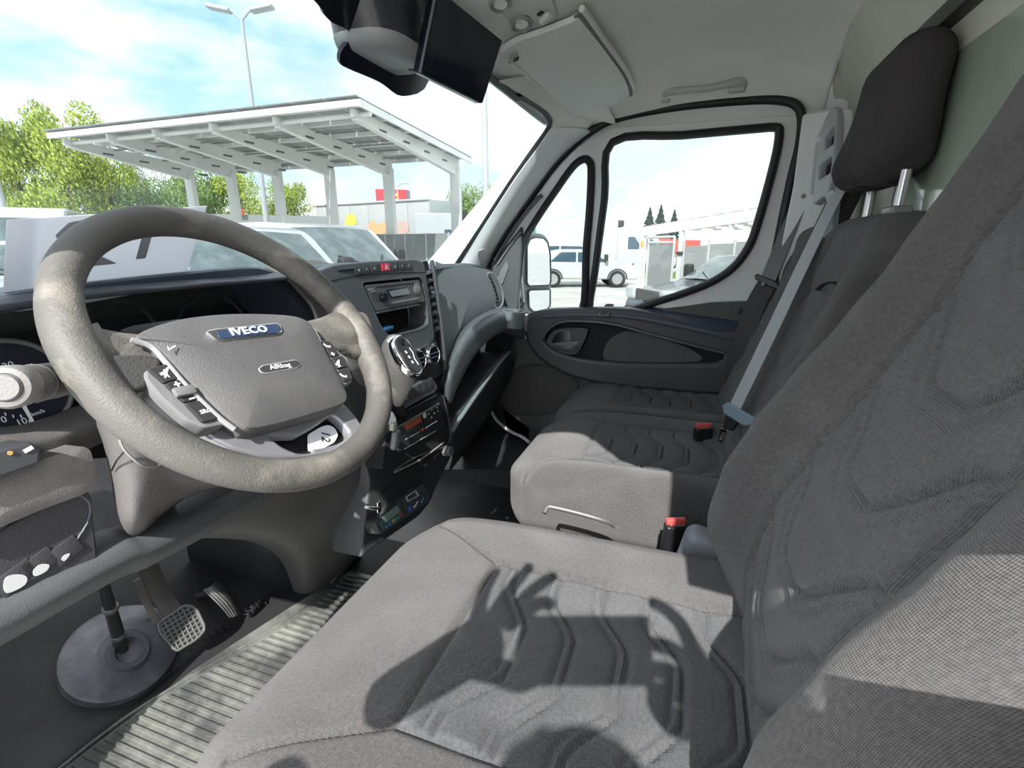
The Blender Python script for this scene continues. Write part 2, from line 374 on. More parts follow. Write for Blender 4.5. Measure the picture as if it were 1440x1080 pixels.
# ================================================================== SETTING: cab shell
GZ = -.55      # level of the yard outside
PD = Pl((.80, 0, 1), (-1, 0, 0))
PWS = Pl((0, .782, 1.019), (0, -.748, -.663))
def shell():
    # floor of the cab: flat part, then the toe board rising towards the front
    fl = patch('floor', [[(x, -.45, .115), (x, .3, .115), (x, .95, .115), (x, 1.06, .13), (x, 1.22, .27), (x, 1.42, .55), (x, 1.5, .9)] for x in (-.86, -.3, .3, .86)], mat('floor_mat_black', (.018, .018, .020), .5, bump=(120, .3), var=(6, (.035, .035, .037), .45, .7)), n=5, th=.02)
    struct(fl)
    struct(box('roof_sun_blocker', (0, -.01, 1.675), (1.74, .90, .03), white_paint))  # outer roof skin out of view, added to stop sun leaking over the wall
    # headliner
    prof = lambda x: [(.455, 1.418), (.40, 1.437), (.35, 1.458), (.27, 1.492), (.17, 1.535), (.06, 1.572), (-.1, 1.59), (-.22, 1.585), (-.30, 1.565)]
    rows = []
    for x in (-.76, -.70, -.62, -.3, 0, .3, .58, .70, .765, .80, .812):
        a = abs(x); k = 0 if x < .6 else ((a-.6)/.212)**2
        rows.append([(x, y-(.05*k if i == 0 else 0), z - k*max(0, z-1.435)) for i, (y, z) in enumerate(prof(x))])
    struct(patch('ceiling', rows, headliner, n=5, th=-.012))
    # rear of the cab
    rear_m = beige_panel
    rows = []
    for x in (-.86, -.4, 0, .3, .6, .74, .80, .83):
        k = max(0, (abs(x)-.6)/.23); kk = k*k
        rows.append([(x, -.275-.05*kk, 1.60-.13*kk), (x, -.315-.03*kk, 1.57-.10*kk), (x, -.35-.01*kk, 1.52-.05*kk), (x, -.375, 1.45), (x, -.385, 1.3), (x, -.39, 1.0), (x, -.395, .6), (x, -.40, .1)])
    struct(patch('wall_back', rows, rear_m, n=5, th=.02))
    PB = Pl((0, -.378, 1.2), (0, 1, 0))
    pane_m = mat('pane_tint_reflection', (.40, .47, .38), .12, var=(5, (.33, .40, .31), .4, .7), spec=.6, coat=.6)  # tint plus the green reflection, put into one opaque colour
    # PB faces +y, so its A axis points to -x
    w = plate('window_3', [rnd([(-.30, .225), (.80, .225), (.80, -.32), (-.30, -.32)], .02)], PB, .006, pane_m, h=.016); struct(w)
    box('window_bar', (.25, .235, .030), (1.06, .030, .03), mat('window_bar_rubber', (.05, .05, .045), .5), w, P=PB, r=.006)
    box('window_post', (-.29, -.03, .016), (.02, .58, .016), mat('window_bar_rubber', (.05, .05, .045)), w, P=PB, r=.004)
shell()
# door opening of the passenger side; the left side starts from it
OPEN_PX = [(668, 480), (672, 430), (688, 375), (703, 345), (740, 290), (788, 226), (835, 184), (880, 165), (960, 151), (1050, 143), (1095, 143), (1118, 150), (1126, 168), (1123, 205), (1112, 250), (1097, 320), (1085, 380), (1070, 450), (1050, 540), (1030, 640), (960, 720), (800, 720), (700, 640), (672, 560)]
OPEN = smooth([(*PD.px(*p), 0) for p in OPEN_PX], 4)
OPEN = [(p.x, p.y) for p in OPEN]
def inset(loop, d):
    "offset a 2D loop inwards"
    L = [Vector(p) for p in loop]; n = len(L); ar = sum(L[i].x*L[(i+1) % n].y-L[(i+1) % n].x*L[i].y for i in range(n))
    s = 1 if ar > 0 else -1; out = []
    for i in range(n):
        t = (L[(i+1) % n]-L[i-1]).normalized(); out.append(tuple(L[i]+Vector((-t.y, t.x))*s*d))
    return out
def side_walls():
    # right body side round the door opening
    outer = [(-1.3, -.95), (-1.3, .0), (-.98, .0), (-.50, .47), (-.30, .56), (.45, .56), (.45, -.95)]
    wr = plate('wall_right', [outer, OPEN], PD, .04, pillar_m, h=-.005); struct(wr)
    PL = Pl((-.84, 0, 1), (-1, 0, 0))
    # unseen left body side: opening notched, stretched and capped to shape the sunlight inside
    DN = []
    for i in range(len(OPEN)):
        p, q = Vector(OPEN[i-1]), Vector(OPEN[i]); k = max(1, int((q-p).length/.008)); DN += [tuple(p.lerp(q, j/k)) for j in range(k)]
    OL = [(min(a, .08 if b > .068 else (.18 if b > -.045 else .097)) - (.20 if a < -.5 and b < -.2 else 0), min(b, .40)+.125*sstep(.02, -.14, a)*sstep(-.66, -.34, a)*sstep(.15, .3, b)) for a, b in DN]
    OL = [(a, b+.01) for a, b in OL]
    wl = plate('wall_left', [[(a, .68 if b > .5 else b) for a, b in outer], OL], PL, .03, pillar_m, h=0); struct(wl)
    struct(plate('baseboard_right', [PD.pxs([(600, 735), (600, 600), (690, 560), (745, 600), (745, 735)])], PD, .01, mat('kick_panel_black', (.022, .022, .024), .6), h=.012))
    # seal round the passenger opening
    s = loft('trim_1', tube_rings([PD.w(a, b, .016) for a, b in OPEN]+[PD.w(*OPEN[0], .016), PD.w(*OPEN[1], .016)], .0125, 10), rubber); struct(s)
    # windscreen frame, glass
    WR = [PWS.px(*p) for p in [(643, 373), (680, 318), (720, 257), (752, 211), (770, 186), (776, 172), (770, 158), (752, 143), (735, 133)]]
    loop = smooth([Vector((*p, 0)) for p in WR], 3, False); loop = [(p.x, p.y) for p in loop]
    ztop = (1.418-1.019)/PWS.B.z
    loop += [(.3, ztop), (-.3, ztop), (-.70, ztop), (-.77, ztop-.05), (-.80, -.02), (-.80, -.16), (.71, -.16)]
    g = plate('window_1', [loop], PWS, .005, glass('windscreen_glass', (.66, .69, .70), haze=.028), h=-.01); struct(g)
    fr = plate('windscreen_seal', [loop, inset(loop, .013)], PWS, .012, rubber, g, h=.004, bev=.002)
    # windscreen pillar trim: from the glass edge to the door opening
    ed = [(636, 382), (645, 370), (680, 316), (720, 254), (752, 209), (774, 178)]
    dr = [(655, 440), (684, 380), (703, 342), (740, 287), (788, 223), (832, 186)]
    r0 = [PWS.wp(*p, .003) for p in ed]; r3 = [PD.wp(*p, .012) for p in dr]
    r1 = [a.lerp(b, .3)+Vector((-.022, -.02, 0)) for a, b in zip(r0, r3)]; r2 = [a.lerp(b, .72)+Vector((-.026, -.016, 0)) for a, b in zip(r0, r3)]
    t = patch('trim_2', [r0, r1, r2, r3], pillar_m, n=6, th=.004); struct(t)
    # joint strip between pillar trim and headliner: filler corner
    c0 = [PWS.wp(774, 178, .002), PWS.wp(776, 166, .002), PWS.wp(765, 152, .002), PWS.wp(735, 132, .002), PWS.wp(700, 112, .002)]
    c1 = [PWS.wp(774, 178).lerp(PD.wp(832, 186), .5)+Vector((-.02, -.02, .0)), Vector((.70, .35, 1.445)), Vector((.66, .36, 1.452)), Vector((.5, .37, 1.452)), Vector((.25, .38, 1.447))]
    c2 = [PD.wp(830, 179, .012), PD.wp(850, 166, .012), Vector((.765, .27, 1.442)), Vector((.6, .29, 1.483)), Vector((.3, .3, 1.482))]
    t = patch('trim_3', [c0, c1, c2], headliner, n=6, th=.004); struct(t)
    # plug and dirty hexagon mark on the pillar trim
    q = (r1[4]+r2[4])/2+Vector((-.004, -.004, 0)); nn = (r1[4]-r1[3]).cross(r2[4]-r1[4]).normalized()
    if nn.x > 0: nn = -nn
    lathe('screw_plug', [(0, -.002), (.010, -.002), (.011, .002), (.009, .0032), (0, .0034)], axis(r1[4].lerp(r2[4], .5)+nn*.001, nn), mat('pillar_plug', (.46, .48, .48), .6), t)
    q = r1[1].lerp(r2[1], .25).lerp(r1[2].lerp(r2[2], .3), .45)
    nn = (r1[2]-r1[1]).cross(r2[1]-r1[1]).normalized(); nn = -nn if nn.x > 0 else nn
    lathe('hexagon_plug', [(0, -.002), (.018, -.002), (.018, .0025), (0, .0025)], axis(q+nn*.006, nn), mat('mauve_plug', (.42, .38, .40), .7), t, n=6)
    # rear pillar trim on the passenger side with the belt adjuster slot
    pb = Pl((.765, 0, 1.2), (-1, .15, 0))
    tr = plate('trim_4', [rnd(pb.pxs([(1129, 160), (1183, 153), (1200, 152), (1200, 420), (1150, 520), (1088, 520), (1098, 350), (1116, 260)]), .012)], pb, .02, pillar_m, bev=.004); struct(tr)
    plate('adjuster_slot', [rnd(pb.pxs([(1147, 200), (1160, 200), (1152, 270), (1139, 275)]), .008)], pb, .006, mat('pillar_plug', (.46, .48, .48)), tr, h=.004, bev=.0015)
    tube('coat_hook', [pb.wp(1157, 180, .002), pb.wp(1156, 183, .02), pb.wp(1150, 190, .026), pb.wp(1152, 196, .016)], .006, pillar_m, tr, sm=4)
side_walls()

# ------------------------------------------------------------------ passenger door
def door():
    t = thing('door_1', None, None, (.8, .2, .6)); struct(t)
    W1 = smooth([(*PD.px(*p), 0) for p in [(861, 200), (960, 190), (1060, 181), (1089, 179), (1096, 184), (1092, 215), (1078, 270), (1062, 325), (1050, 352), (1030, 377), (1000, 397), (960, 413), (925, 424), (880, 438), (832, 440), (837, 380), (850, 280)]], 4)
    W1 = [(p.x, p.y) for p in W1]
    W2 = smooth([(*PD.px(*p), 0) for p in [(820, 224), (828, 227), (831, 240), (829, 290), (824, 350), (817, 440), (775, 446), (728, 446), (730, 380), (736, 342), (752, 312), (780, 270), (805, 235)]], 4)
    W2 = [(p.x, p.y) for p in W2]
    LEAF = inset(OPEN, .004)
    fr = plate('door_frame', [LEAF, W1, W2], PD, .035, white_paint, t, h=-.012, bev=.004)
    # pressed swage on the frame, then the two window seals
    for nm, lp in (('window_seal', W1), ('window_seal', W2)):
        ri = [PD.w(a, b, -.002) for a, b in lp]; ri += ri[:2]
        loft(nm, tube_rings(ri, .0125, 8), rubber, t)
    for lp in (W1, W2):
        g = plate('window_pane', [lp], PD, .004, glass('side_glass', (.64, .67, .67), gloss=.018) if 'side_glass' not in MATS else MATS['side_glass'], t, h=-.03)
    # body of the lower panel
    low = [(728, 447), (760, 440), (815, 438), (870, 436), (915, 437), (960, 432), (1000, 426), (1050, 424), (1085, 425), (1078, 560), (1030, 660), (960, 720), (800, 720), (700, 640), (675, 560), (680, 500), (690, 440)]
    PP = PD.off(.012)
    plate('door_panel', [rnd(PP.pxs(low), .02)], PP, .03, door_grey, t, bev=.005)
    # armrest and storage recess: one swelling body with a lens-shaped opening
    PA = PD.off(.055)
    body = [(735, 452), (745, 441), (765, 436), (800, 434), (850, 433), (900, 436), (950, 449), (1000, 462), (1060, 472), (1070, 520), (1060, 552), (1000, 556), (930, 551), (870, 545), (810, 533), (765, 511), (742, 485)]
    hole = [(766, 480), (772, 466), (788, 456), (815, 454), (860, 458), (905, 470), (950, 482), (1000, 495), (1018, 500), (1010, 509), (985, 511), (930, 511), (870, 510), (815, 504), (782, 494)]
    sb = [(p.x, p.y) for p in smooth([Vector((*p, 0)) for p in PA.pxs(body)], 4)]; sh = [(p.x, p.y) for p in smooth([Vector((*p, 0)) for p in PA.pxs(hole)], 4)]
    plate('armrest', [sb, sh], PA, .055, door_dark, t, bev=.014, res=3)
    lip = [PA.w(a, b, -.002) for a, b in inset(sh, -.006)]; lip += lip[:2]
    loft('armrest_lip', tube_rings(lip, .0045, 6), mat('lip_sheen_plastic', (.085, .09, .095), .35), t)
    # blue-sheened top of the armrest
    top = [[PA.wp(x, y, h) for x, y, h in r] for r in (
        [(742, 458, -.004), (762, 449, 0), (815, 446, .002), (880, 448, .002), (950, 462, 0), (1060, 488, 0)],
        [(740, 450, -.012), (762, 443, -.004), (815, 439, -.002), (880, 441, -.002), (950, 452, -.004), (1060, 476, -.004)],
        [(744, 442, -.055), (765, 436, -.055), (815, 434, -.055), (880, 434, -.055), (950, 438, -.055), (1060, 452, -.055)])]
    patch('armrest_top', top, arm_m, t, n=5, th=.003)
    cup = Pl(PD.wp(855, 438, .03), (0, 0, 1)); cc = Vector(PD.wp(855, 437, .035))
    PT = Pl((cc.x, cc.y, cc.z+.004), (-.15, 0, 1))
    # finger tray in the top, its rim standing proud
    R0 = [PT.w(a, b, .002) for a, b in rnd([(-.014, -.075), (.014, -.075), (.014, .075), (-.014, .075)], .012)]
    rim = smooth(R0, 1)+R0[:2]
    loft('tray_rim', tube_rings(rim, .0025, 6), door_dark, t); plate('tray', [rnd([(-.014, -.075), (.014, -.075), (.014, .075), (-.014, .075)], .012)], PT, .002, matte_black, t, h=.002)
    PT2 = Pl(PD.wp(797, 437, .03)+Vector((0, 0, .005)), (-.15, 0, 1))
    plate('mirror_switch', [circ(0, 0, .012, 20)], PT2, .006, gloss_black, t, h=.003, bev=.001)
    # pocket flap of felt-grey cloth, screw, recess back
    plate('recess_back', [inset(sh, -.004)], PA, .004, matte_black, t, h=-.036)
    fl = [(847, 500), (851, 485), (862, 473), (878, 465), (905, 468), (940, 478), (970, 490), (990, 503), (985, 509), (930, 511), (870, 510), (849, 506)]
    PF = PD.off(.032)
    plate('pocket_cloth', [rnd(PF.pxs(fl), .012)], PF, .012, door_cloth, t, bev=.004)
    lathe('screw_cap', [(0, 0), (.0085, 0), (.0085, .002), (0, .0026)], axis(PF.wp(923, 497, .0005), (-1, 0, 0)), mat('screw_cap_dark', (.05, .052, .055), .5), t, n=18)
    # inner handle: bezel, recess and lever
    bz = [(766, 493), (770, 475), (780, 464), (800, 461), (824, 462), (827, 466), (822, 480), (812, 497), (800, 499), (780, 497)]
    PH = PD.off(.045)
    b2 = [(p.x, p.y) for p in smooth([Vector((*p, 0)) for p in PH.pxs(bz)], 3)]
    hz = plate('handle_bezel', [b2], PH, .012, door_dark, t, bev=.003)
    rr = [(p.x, p.y) for p in smooth([Vector((*p, 0)) for p in PH.pxs([(777, 484), (781, 471), (790, 466), (801, 466), (801, 480), (797, 484)])], 3)]
    plate('handle_recess', [rr], PH, .002, gloss_black, t, h=.0015)
    lv = [(772, 483), (790, 481), (799, 480), (814, 479), (816, 483), (811, 494), (803, 496), (788, 493), (774, 488)]
    pillow('lever', rnd(PH.pxs(lv), .006), PH, .006, .006, mat('lever_plastic', (.07, .073, .078), .32), t, skirt=.006, rings=5)
    # speaker bulge low at the front
    PS = PD.off(.014)
    sp = [(706, 563), (712, 540), (726, 521), (745, 515), (770, 516), (800, 527), (812, 540), (806, 556), (790, 574), (765, 582), (735, 582), (716, 577)]
    ps = [(p.x, p.y) for p in smooth([Vector((*p, 0)) for p in PS.pxs(sp)], 4)]
    pillow('speaker_grille', ps, PS, .004, .008, mat('speaker_grille_plastic', (.055, .052, .050), .7, bump=(900, .5)), t, skirt=.01, rings=6)
    for k in (-1, 1): pass
    rs = [PS.w(a, b, .004) for a, b in inset(ps, -.004)]; rs += rs[:2]
    loft('speaker_rim', tube_rings(rs, .003, 6), door_dark, t)
    lathe('panel_plug', [(0, 0), (.012, 0), (.012, .002), (.010, .003), (0, .003)], axis(PP.wp(1039, 437, .0), (-1, 0, 0)), door_dark, t, n=20)
    # mirror corner cover
    PC = PD.off(.02)
    c = plate('mirror_corner_cover', [rnd(PC.pxs([(688, 378), (706, 352), (733, 318), (733, 350), (726, 440), (735, 452), (700, 470), (676, 450)]), .006)], PC, .025, mat('corner_cover_plastic', (.10, .11, .115), .5, bump=(500, .2)), t, bev=.004)
    tube('corner_sun_strip', [PC.wp(700, 372, .004), PC.wp(716, 348, .004), PC.wp(733, 326, .004)], .0035, mat('corner_sunlit_tone', (.20, .21, .215), .5), t)  # paler strip: sunlight on the corner cover put into the colour
    plate('corner_sun_patch', [rnd(PC.pxs([(697, 398), (706, 378), (713, 366), (716, 376), (707, 400)]), .003)], PC, .006, mat('corner_sunlit_tone', (.2, .21, .215)), t, h=.005, bev=.001)  # pale patch painted for the sun falling on the corner cover
    tube('pillar_bolt_cover', [PD.wp(700, 365, .03), PD.wp(730, 318, .03), PD.wp(757, 283, .028), PD.wp(766, 276, .024)], [.008, .012, .013, .010], mat('corner_cover_grey', (.15, .16, .17), .4), t, sq=.6, sm=4)
    return t
door()
def ceiling_items():
    # grab handle
    t = thing('grab_handle', 'grey moulded grab handle on the headliner above the passenger door', 'handle', (.76, .1, 1.47))
    ha = [U(929, 140, 'x', .775), U(935, 131, 'x', .745), U(960, 127, 'x', .735), U(990, 125, 'x', .73), U(1020, 119, 'x', .735), U(1040, 116, 'x', .745), U(1046, 122, 'x', .775)]
    tube('grip', ha, [.008, .012, .0105, .010, .0115, .016, .016], mat('grab_handle_plastic', (.45, .46, .44), .5), t, sq=.8, sm=5, n=14)
    box('mount_cover', tuple(U(1036, 121, 'x', .752)), (.02, .045, .034), mat('grab_handle_plastic', (.45, .46, .44)), t, r=.008, seg=3)
    box('mount_cover', tuple(U(936, 138, 'x', .762)), (.02, .03, .026), mat('grab_handle_plastic', (.45, .46, .44)), t, r=.008, seg=3)
    # sun visor in a recess
    PV = Pl((.4, .35, 1.4485), (0, -.36, -.93))
    out = [(703, 72), (724, 56), (760, 43), (800, 28), (812, 22), (820, 30), (845, 62), (875, 104), (884, 128), (880, 138), (862, 146), (826, 156), (808, 160), (790, 149), (752, 112), (718, 80)]
    t = thing('sun_visor', 'folded pale grey sun visor against the headliner on the passenger side', 'visor', tuple(PV.wp(790, 90)))
    pillow('visor_board', [(p.x, p.y) for p in smooth([Vector((*p, 0)) for p in PV.pxs(out)], 3)], PV, .006, .006, visor_m, t, skirt=.010, rings=6)
    tube('edge_bead', [PV.wp(x, y, .006) for x, y in [(716, 82), (752, 113), (790, 149), (806, 159)]], .0028, visor_m, t, n=8)
    box('pivot_clip', (*PV.px(719, 74), .010), (.028, .014, .010), mat('clip_plastic', (.30, .31, .30), .4), t, P=PV, rot=(0, 0, -.6), r=.003)
    box('pivot_slot', (*PV.px(722, 72), .015), (.010, .010, .004), ink, t, P=PV, rot=(0, 0, -.6), r=.001)
    tube('hinge_rod', [PV.wp(712, 80, .008), PV.wp(726, 70, .009)], .003, chrome, t, n=8)
    # recess edge behind the visor
    e = [PV.wp(x, y, .0) for x, y in [(818, 12), (828, 24), (850, 56), (880, 98), (891, 124), (890, 133)]]
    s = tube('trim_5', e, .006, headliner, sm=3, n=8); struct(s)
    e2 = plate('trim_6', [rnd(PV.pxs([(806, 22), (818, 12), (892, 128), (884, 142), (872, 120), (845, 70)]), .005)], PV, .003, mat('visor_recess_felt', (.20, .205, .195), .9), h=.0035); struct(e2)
    # roof lamp unit
    PO = Pl((.0, .40, 1.455), (0, -.30, -.95))
    t = thing('roof_lamp', 'pale green-grey courtesy lamp unit on the headliner above the mirror', 'lamp', tuple(PO.wp(730, 15)))
    base = [(640, -30), (690, 10), (712, 38), (722, 41), (760, 30), (783, 18), (778, 0), (770, -30)]
    plate('housing', [rnd(PO.pxs(base), .012)], PO, .02, lamp_plastic, t, h=.012, bev=.004, res=3)
    for (x, y, rx) in ((730, 22, .030), (700, -8, .028)):
        a, b = PO.px(x, y); lathe('lens_ring', [(rx*.7, .008), (rx, .012), (rx*1.02, .016), (rx*.9, .018), (rx*.78, .014), (rx*.7, .008)], PO.mat() @ Matrix.Translation((a, b, 0)) @ Matrix.Diagonal((1, .62, 1, 1)), mat('lamp_ring_shadow', (.30, .31, .28), .5), t)
        lathe('lens', [(0, .011), (rx*.75, .011), (rx*.6, .016), (0, .019)], PO.mat() @ Matrix.Translation((a, b, 0)) @ Matrix.Diagonal((1, .62, 1, 1)), mat('lamp_lens', (.66, .69, .64), .25), t)
    box('switch', (*PO.px(764, 13), .016), (.014, .026, .010), mat('switch_white', (.62, .64, .6), .4), t, P=PO, rot=(0, 0, .5), r=.004)
    box('switch_gap', (*PO.px(757, 8), .013), (.009, .011, .004), ink, t, P=PO, rot=(0, 0, .5), r=.002)
    # camera housing hanging from the header, with its screen
    t = thing('camera_housing', 'dark housing with grey base hanging from the roof, beside the screen', 'camera housing', tuple(U(555, 20, 'y', .42)))
    F0 = [U(*p, 'y', .36) for p in [(488, 62), (525, 30), (560, 5), (600, -30), (604, -30), (600, 60), (594, 100), (560, 90), (520, 78)]]
    # body as a loft of rounded outlines from the roof downwards
    def ringat(zs, c, hx, hy, k=24): return [Vector((c[0]+hx*(abs(cos(t))**.7)*(1 if cos(t) > 0 else -1), c[1]+hy*(abs(sin(t))**.7)*(1 if sin(t) > 0 else -1), zs)) for t in [2*pi*i/k for i in range(k)]]
    c = U(540, 70, 'z', 1.36)
    R = [ringat(1.45, (c.x-.02, c.y+.0), .085, .045), ringat(1.42, (c.x-.015, c.y), .082, .05), ringat(1.375, (c.x-.002, c.y), .076, .056), ringat(1.362, (c.x, c.y), .074, .056)]
    loft('body', R, mat('housing_dark_plastic', (.022, .022, .028), .28, bump=(600, .1)), t, ang=60)
    R = [ringat(1.362, (c.x, c.y), .075, .057), ringat(1.352, (c.x+.002, c.y), .073, .055), ringat(1.345, (c.x+.006, c.y-.002), .060, .044), ringat(1.3445, (c.x+.006, c.y-.002), .02, .02)]
    loft('base_cover', R, mat('housing_grey_base', (.22, .24, .24), .4), t, ang=50)
    lathe('lens_hole', [(0, 0), (.004, 0), (.004, .001), (0, .001)], axis((c.x+.045, c.y-.018, 1.3450), (0, 0, -1)), ink, t, n=14)
    # scalloped mounting plate stuck to the glass
    sc = smooth([Vector((*p, 0)) for p in PWS.pxs([(447, -20), (449, 10), (462, 27), (485, 38), (487, 52), (476, 68), (474, 84), (484, 92), (530, 112), (563, 132), (600, 110), (600, -20)])], 4)
    plate('mounting_plate', [[(p.x, p.y) for p in sc]], PWS, .006, gloss_black, t, h=.006)
    t = thing('monitor', 'flat black monitor screen hanging tilted from the windscreen header', 'monitor', tuple(U(650, 60, 'y', .40)))
    PM = Pl(U(650, 70, 'y', .37), (-.30, -.93, -.12))
    scr = PM.pxs([(614, -18), (707, 57), (679, 146), (590, 101)])
    plate('casing', [rnd(scr, .004)], PM, .016, gloss_black, t, bev=.002)
    plate('screen', [rnd(inset(scr, .007), .002)], PM, .001, mat('dark_screen', (.010, .012, .022), .08), t, h=.0012)
    box('side_frame', tuple(PM.w(*[(a+b)/2 for a, b in zip(scr[0], scr[3])], .001)), (.006, .016, .004), silver, t, r=.001) if False else tube('edge_strip', [PM.w(*scr[3], .001), PM.w(*scr[0], .001)], .0022, mat('grey_edge', (.12, .12, .14), .3), t, n=8)
    tube('mount_arm', [PM.w(*PM.px(640, 20), -.016), PM.w(*PM.px(620, 0), -.05)+Vector((0, .0, .05))], .010, black, t)
ceiling_items()
# ================================================================== SEATS
def interp(tab, z):
    if z <= tab[0][0]: return tab[0][1]+(z-tab[0][0])*(tab[1][1]-tab[0][1])/(tab[1][0]-tab[0][0])
    for (a, p), (b, q) in zip(tab, tab[1:]):
        if z <= b: return p+(q-p)*sstep(0, 1, (z-a)/(b-a))*.3+(q-p)*(z-a)/(b-a)*.7
    (a, p), (b, q) = tab[-2:]; return q+(z-b)*(q-p)/(b-a)
def seglist(d, w=.0048): return math.exp(-(d/w)**2)
def dseg(px, py, ax, ay, bx, by):
    vx, vy = bx-ax, by-ay; t = max(0, min(1, ((px-ax)*vx+(py-ay)*vy)/(vx*vx+vy*vy))); return math.hypot(px-ax-vx*t, py-ay-vy*t)
def snap(wid, rr, div, hp):
    'nearest grid line of rbox to hp'
    inn = wid/2-rr; n = max(1, int(round(2*inn/div))); return min((abs(-inn+2*inn*i/n) for i in range(n+1)), key=lambda v: abs(v-hp))+1e-4
def cushion(name, xc, wid, y0, y1, zt, th, hp, ys, yl, parent, m, mm, div, bol=.018, rr=.05, end=-1):
    "seat cushion: y0 front edge, y1 rear, zt top level, hp half width of the quilted panel, ys its front seam, yl quilting lines"
    ym = (y0+y1)/2; zc = zt-th/2; hp = snap(wid, rr, div, hp)
    def f(q, n):
        X, Y, Z = q; u = X; y = ym+Y; top = max(0, n.z)
        a = abs(u)
        # plan rounding at the front corners
        q = Vector((X, Y, Z))
        k = sstep(-.5, 1, Z/(th/2))
        if a > wid/2-.09 and y > y0-.10:
            q.y -= .035*sstep(0, 1, (a-(wid/2-.09))/.09)*sstep(0, 1, (y-(y0-.10))/.10)
        z = 0
        z += bol*sstep(hp, wid/2-.03, a)*sstep(y0-.02, y0-.22, y)
        z -= .012*sstep(ys+.02, ys-.10, y)*sstep(hp+.02, hp-.05, a)
        z -= .030*sstep(y0-.15, y0, y)**2
        g = 0
        if n.z > .2:
            yf = ys
            if a < hp: g = max(g, seglist(y-ys, .004)*1.0)
            if y < ys: g = max(g, seglist(a-hp, .0038)*1.0)
            if y >= ys: g = max(g, .9*seglist(dseg(a, y, hp, ys, hp+.075, ys+.13), .004))
            if a < hp:
                for c in yl:
                    L = c+.040*sstep(.030, .110, a); sl = sqrt(1+(.040/.08*1.5*4*max(0, .25-((a-.07)/.08)**2))**2)
                    if L < ys-.004:
                        g = max(g, seglist((y-L)/sl, .0034)*1.0, seglist((y-L-.012*sl)/sl, .0034)*.6)
                        z += .0022*seglist(y-L+.03, .022)
        q += Vector((0, 0, 1))*z*k - n*(.0068*g)
        return q
    o = rbox(name, (wid, y0-y1, th), rr, m, parent, Matrix.Translation((xc, ym, zc)), div, f, uvs=True)
    if mm:
        o.data.materials.append(mm)
        for p in o.data.polygons:
            c = p.center
            if p.normal.z > .5 and abs(c.x) < hp and c.y+ym < ys: p.material_index = 1
    return o
def backrest(name, xc, wid, z0, z1, th, hp, tab, bolh, lines, parent, m, mm, div, ztopc=None, rr=.04, tr=.06, skip=None):
    "reclined backrest: tab = (height, y of the panel front); lines = heights of the quilting valleys"
    zm = (z0+z1)/2; H = z1-z0; hp = snap(wid, rr, div, hp)
    def f(q, n):
        X, Y, Z = q; a = abs(X); z = zm+Z; yb = interp(tab, z)
        b = bolh(z)*sstep(hp-.005, hp+.085, a)
        fr = sstep(-th*.5, th*.5, Y)
        q = Vector((X, yb-th/2+Y+b*fr, z))
        if a > wid/2-.09 and z > z1-.14:
            s = sstep(0, 1, (a-(wid/2-.09))/.09)*sstep(0, 1, (z-(z1-.14))/.14); q.z -= tr*s
        g = 0; bu = 0
        if n.y > .2:
            g = max(g, seglist(a-hp, .0055))
            if a < hp and lines:
                for c in lines:
                    L = c+.070*sstep(.02, .115, a); sl = sqrt(1+(.070/.095*1.5*4*max(0, .25-((a-.0675)/.095)**2))**2)
                    g = max(g, seglist((z-L)/sl, .0038), .55*seglist((z-L+.013*sl)/sl, .0036)); bu += .0025*seglist(z-L-.035, .025)
            if skip: g = max(g, skip(a, z))
        q += n*(bu if a < hp else 0) - n*(.0085*g)
        return q
    o = rbox(name, (wid, th, H), rr, m, parent, Matrix.Translation((xc, 0, 0)), div, f, uvs=True)
    if mm:
        o.data.materials.append(mm); vs = o.data.vertices
        for p in o.data.polygons:
            if abs(p.center.x) < hp and p.normal.y > .4: p.material_index = 1
    return o
def driver_seat():
    t = thing('driver_seat', 'large dark grey cloth driver seat with wave quilting nearest the steering wheel', 'seat', (-.49, .1, .13))
    cushion('seat_cushion', -.495, .525, .432, -.16, .640, .15, .135, .232, [.155, .094, .032, -.028, -.09], t, seat_side, seat_mid, .0034, bol=.010, rr=.048)
    tab = [(.55, -.105), (.62, -.092), (.70, -.092), (.79, -.108), (.856, -.135), (.92, -.168), (.994, -.205), (1.064, -.236), (1.2, -.29), (1.35, -.33)]
    bol = lambda z: .052*sstep(.58, .74, z)*(1-.45*sstep(.85, 1.15, z))
    backrest('backrest', -.482, .50, .575, 1.30, .115, .122, tab, bol, [.60, .655, .715, .785, .875, .965, 1.06, 1.15], t, seat_side, seat_mid, .0036, rr=.048)
    box('base_frame', (-.49, .08, .36), (.40, .42, .34), matte_black, t, r=.02)
    s = rbox('side_cover', (.045, .13, .15), .018, mat('hinge_cover_plastic', (.17, .18, .20), .45, bump=(500, .2)), t, axis((-.205, -.072, .578), (0, 0, 1), (1, 0, 0)) @ Matrix.Rotation(.22, 4, 'X'), .02)
    rbox('foam_edge', (.018, .030, .03), .006, mat('foam_cream', (.55, .53, .42), .8), t, axis((-.236, -.085, .625), (0, 0, 1)), .01)
    # bright wire handle under the right edge
    h = [U(766, 722, 'x', -.15), U(770, 714, 'x', -.14), U(777, 713, 'x', -.137), U(815, 722, 'x', -.135), U(852, 733, 'x', -.14), U(868, 741, 'x', -.165)]
    tube('wire_handle', h, .0045, mat('dull_steel', (.14, .135, .13), .45, metal=.4), t, n=10, sm=4)
    return t
driver_seat()
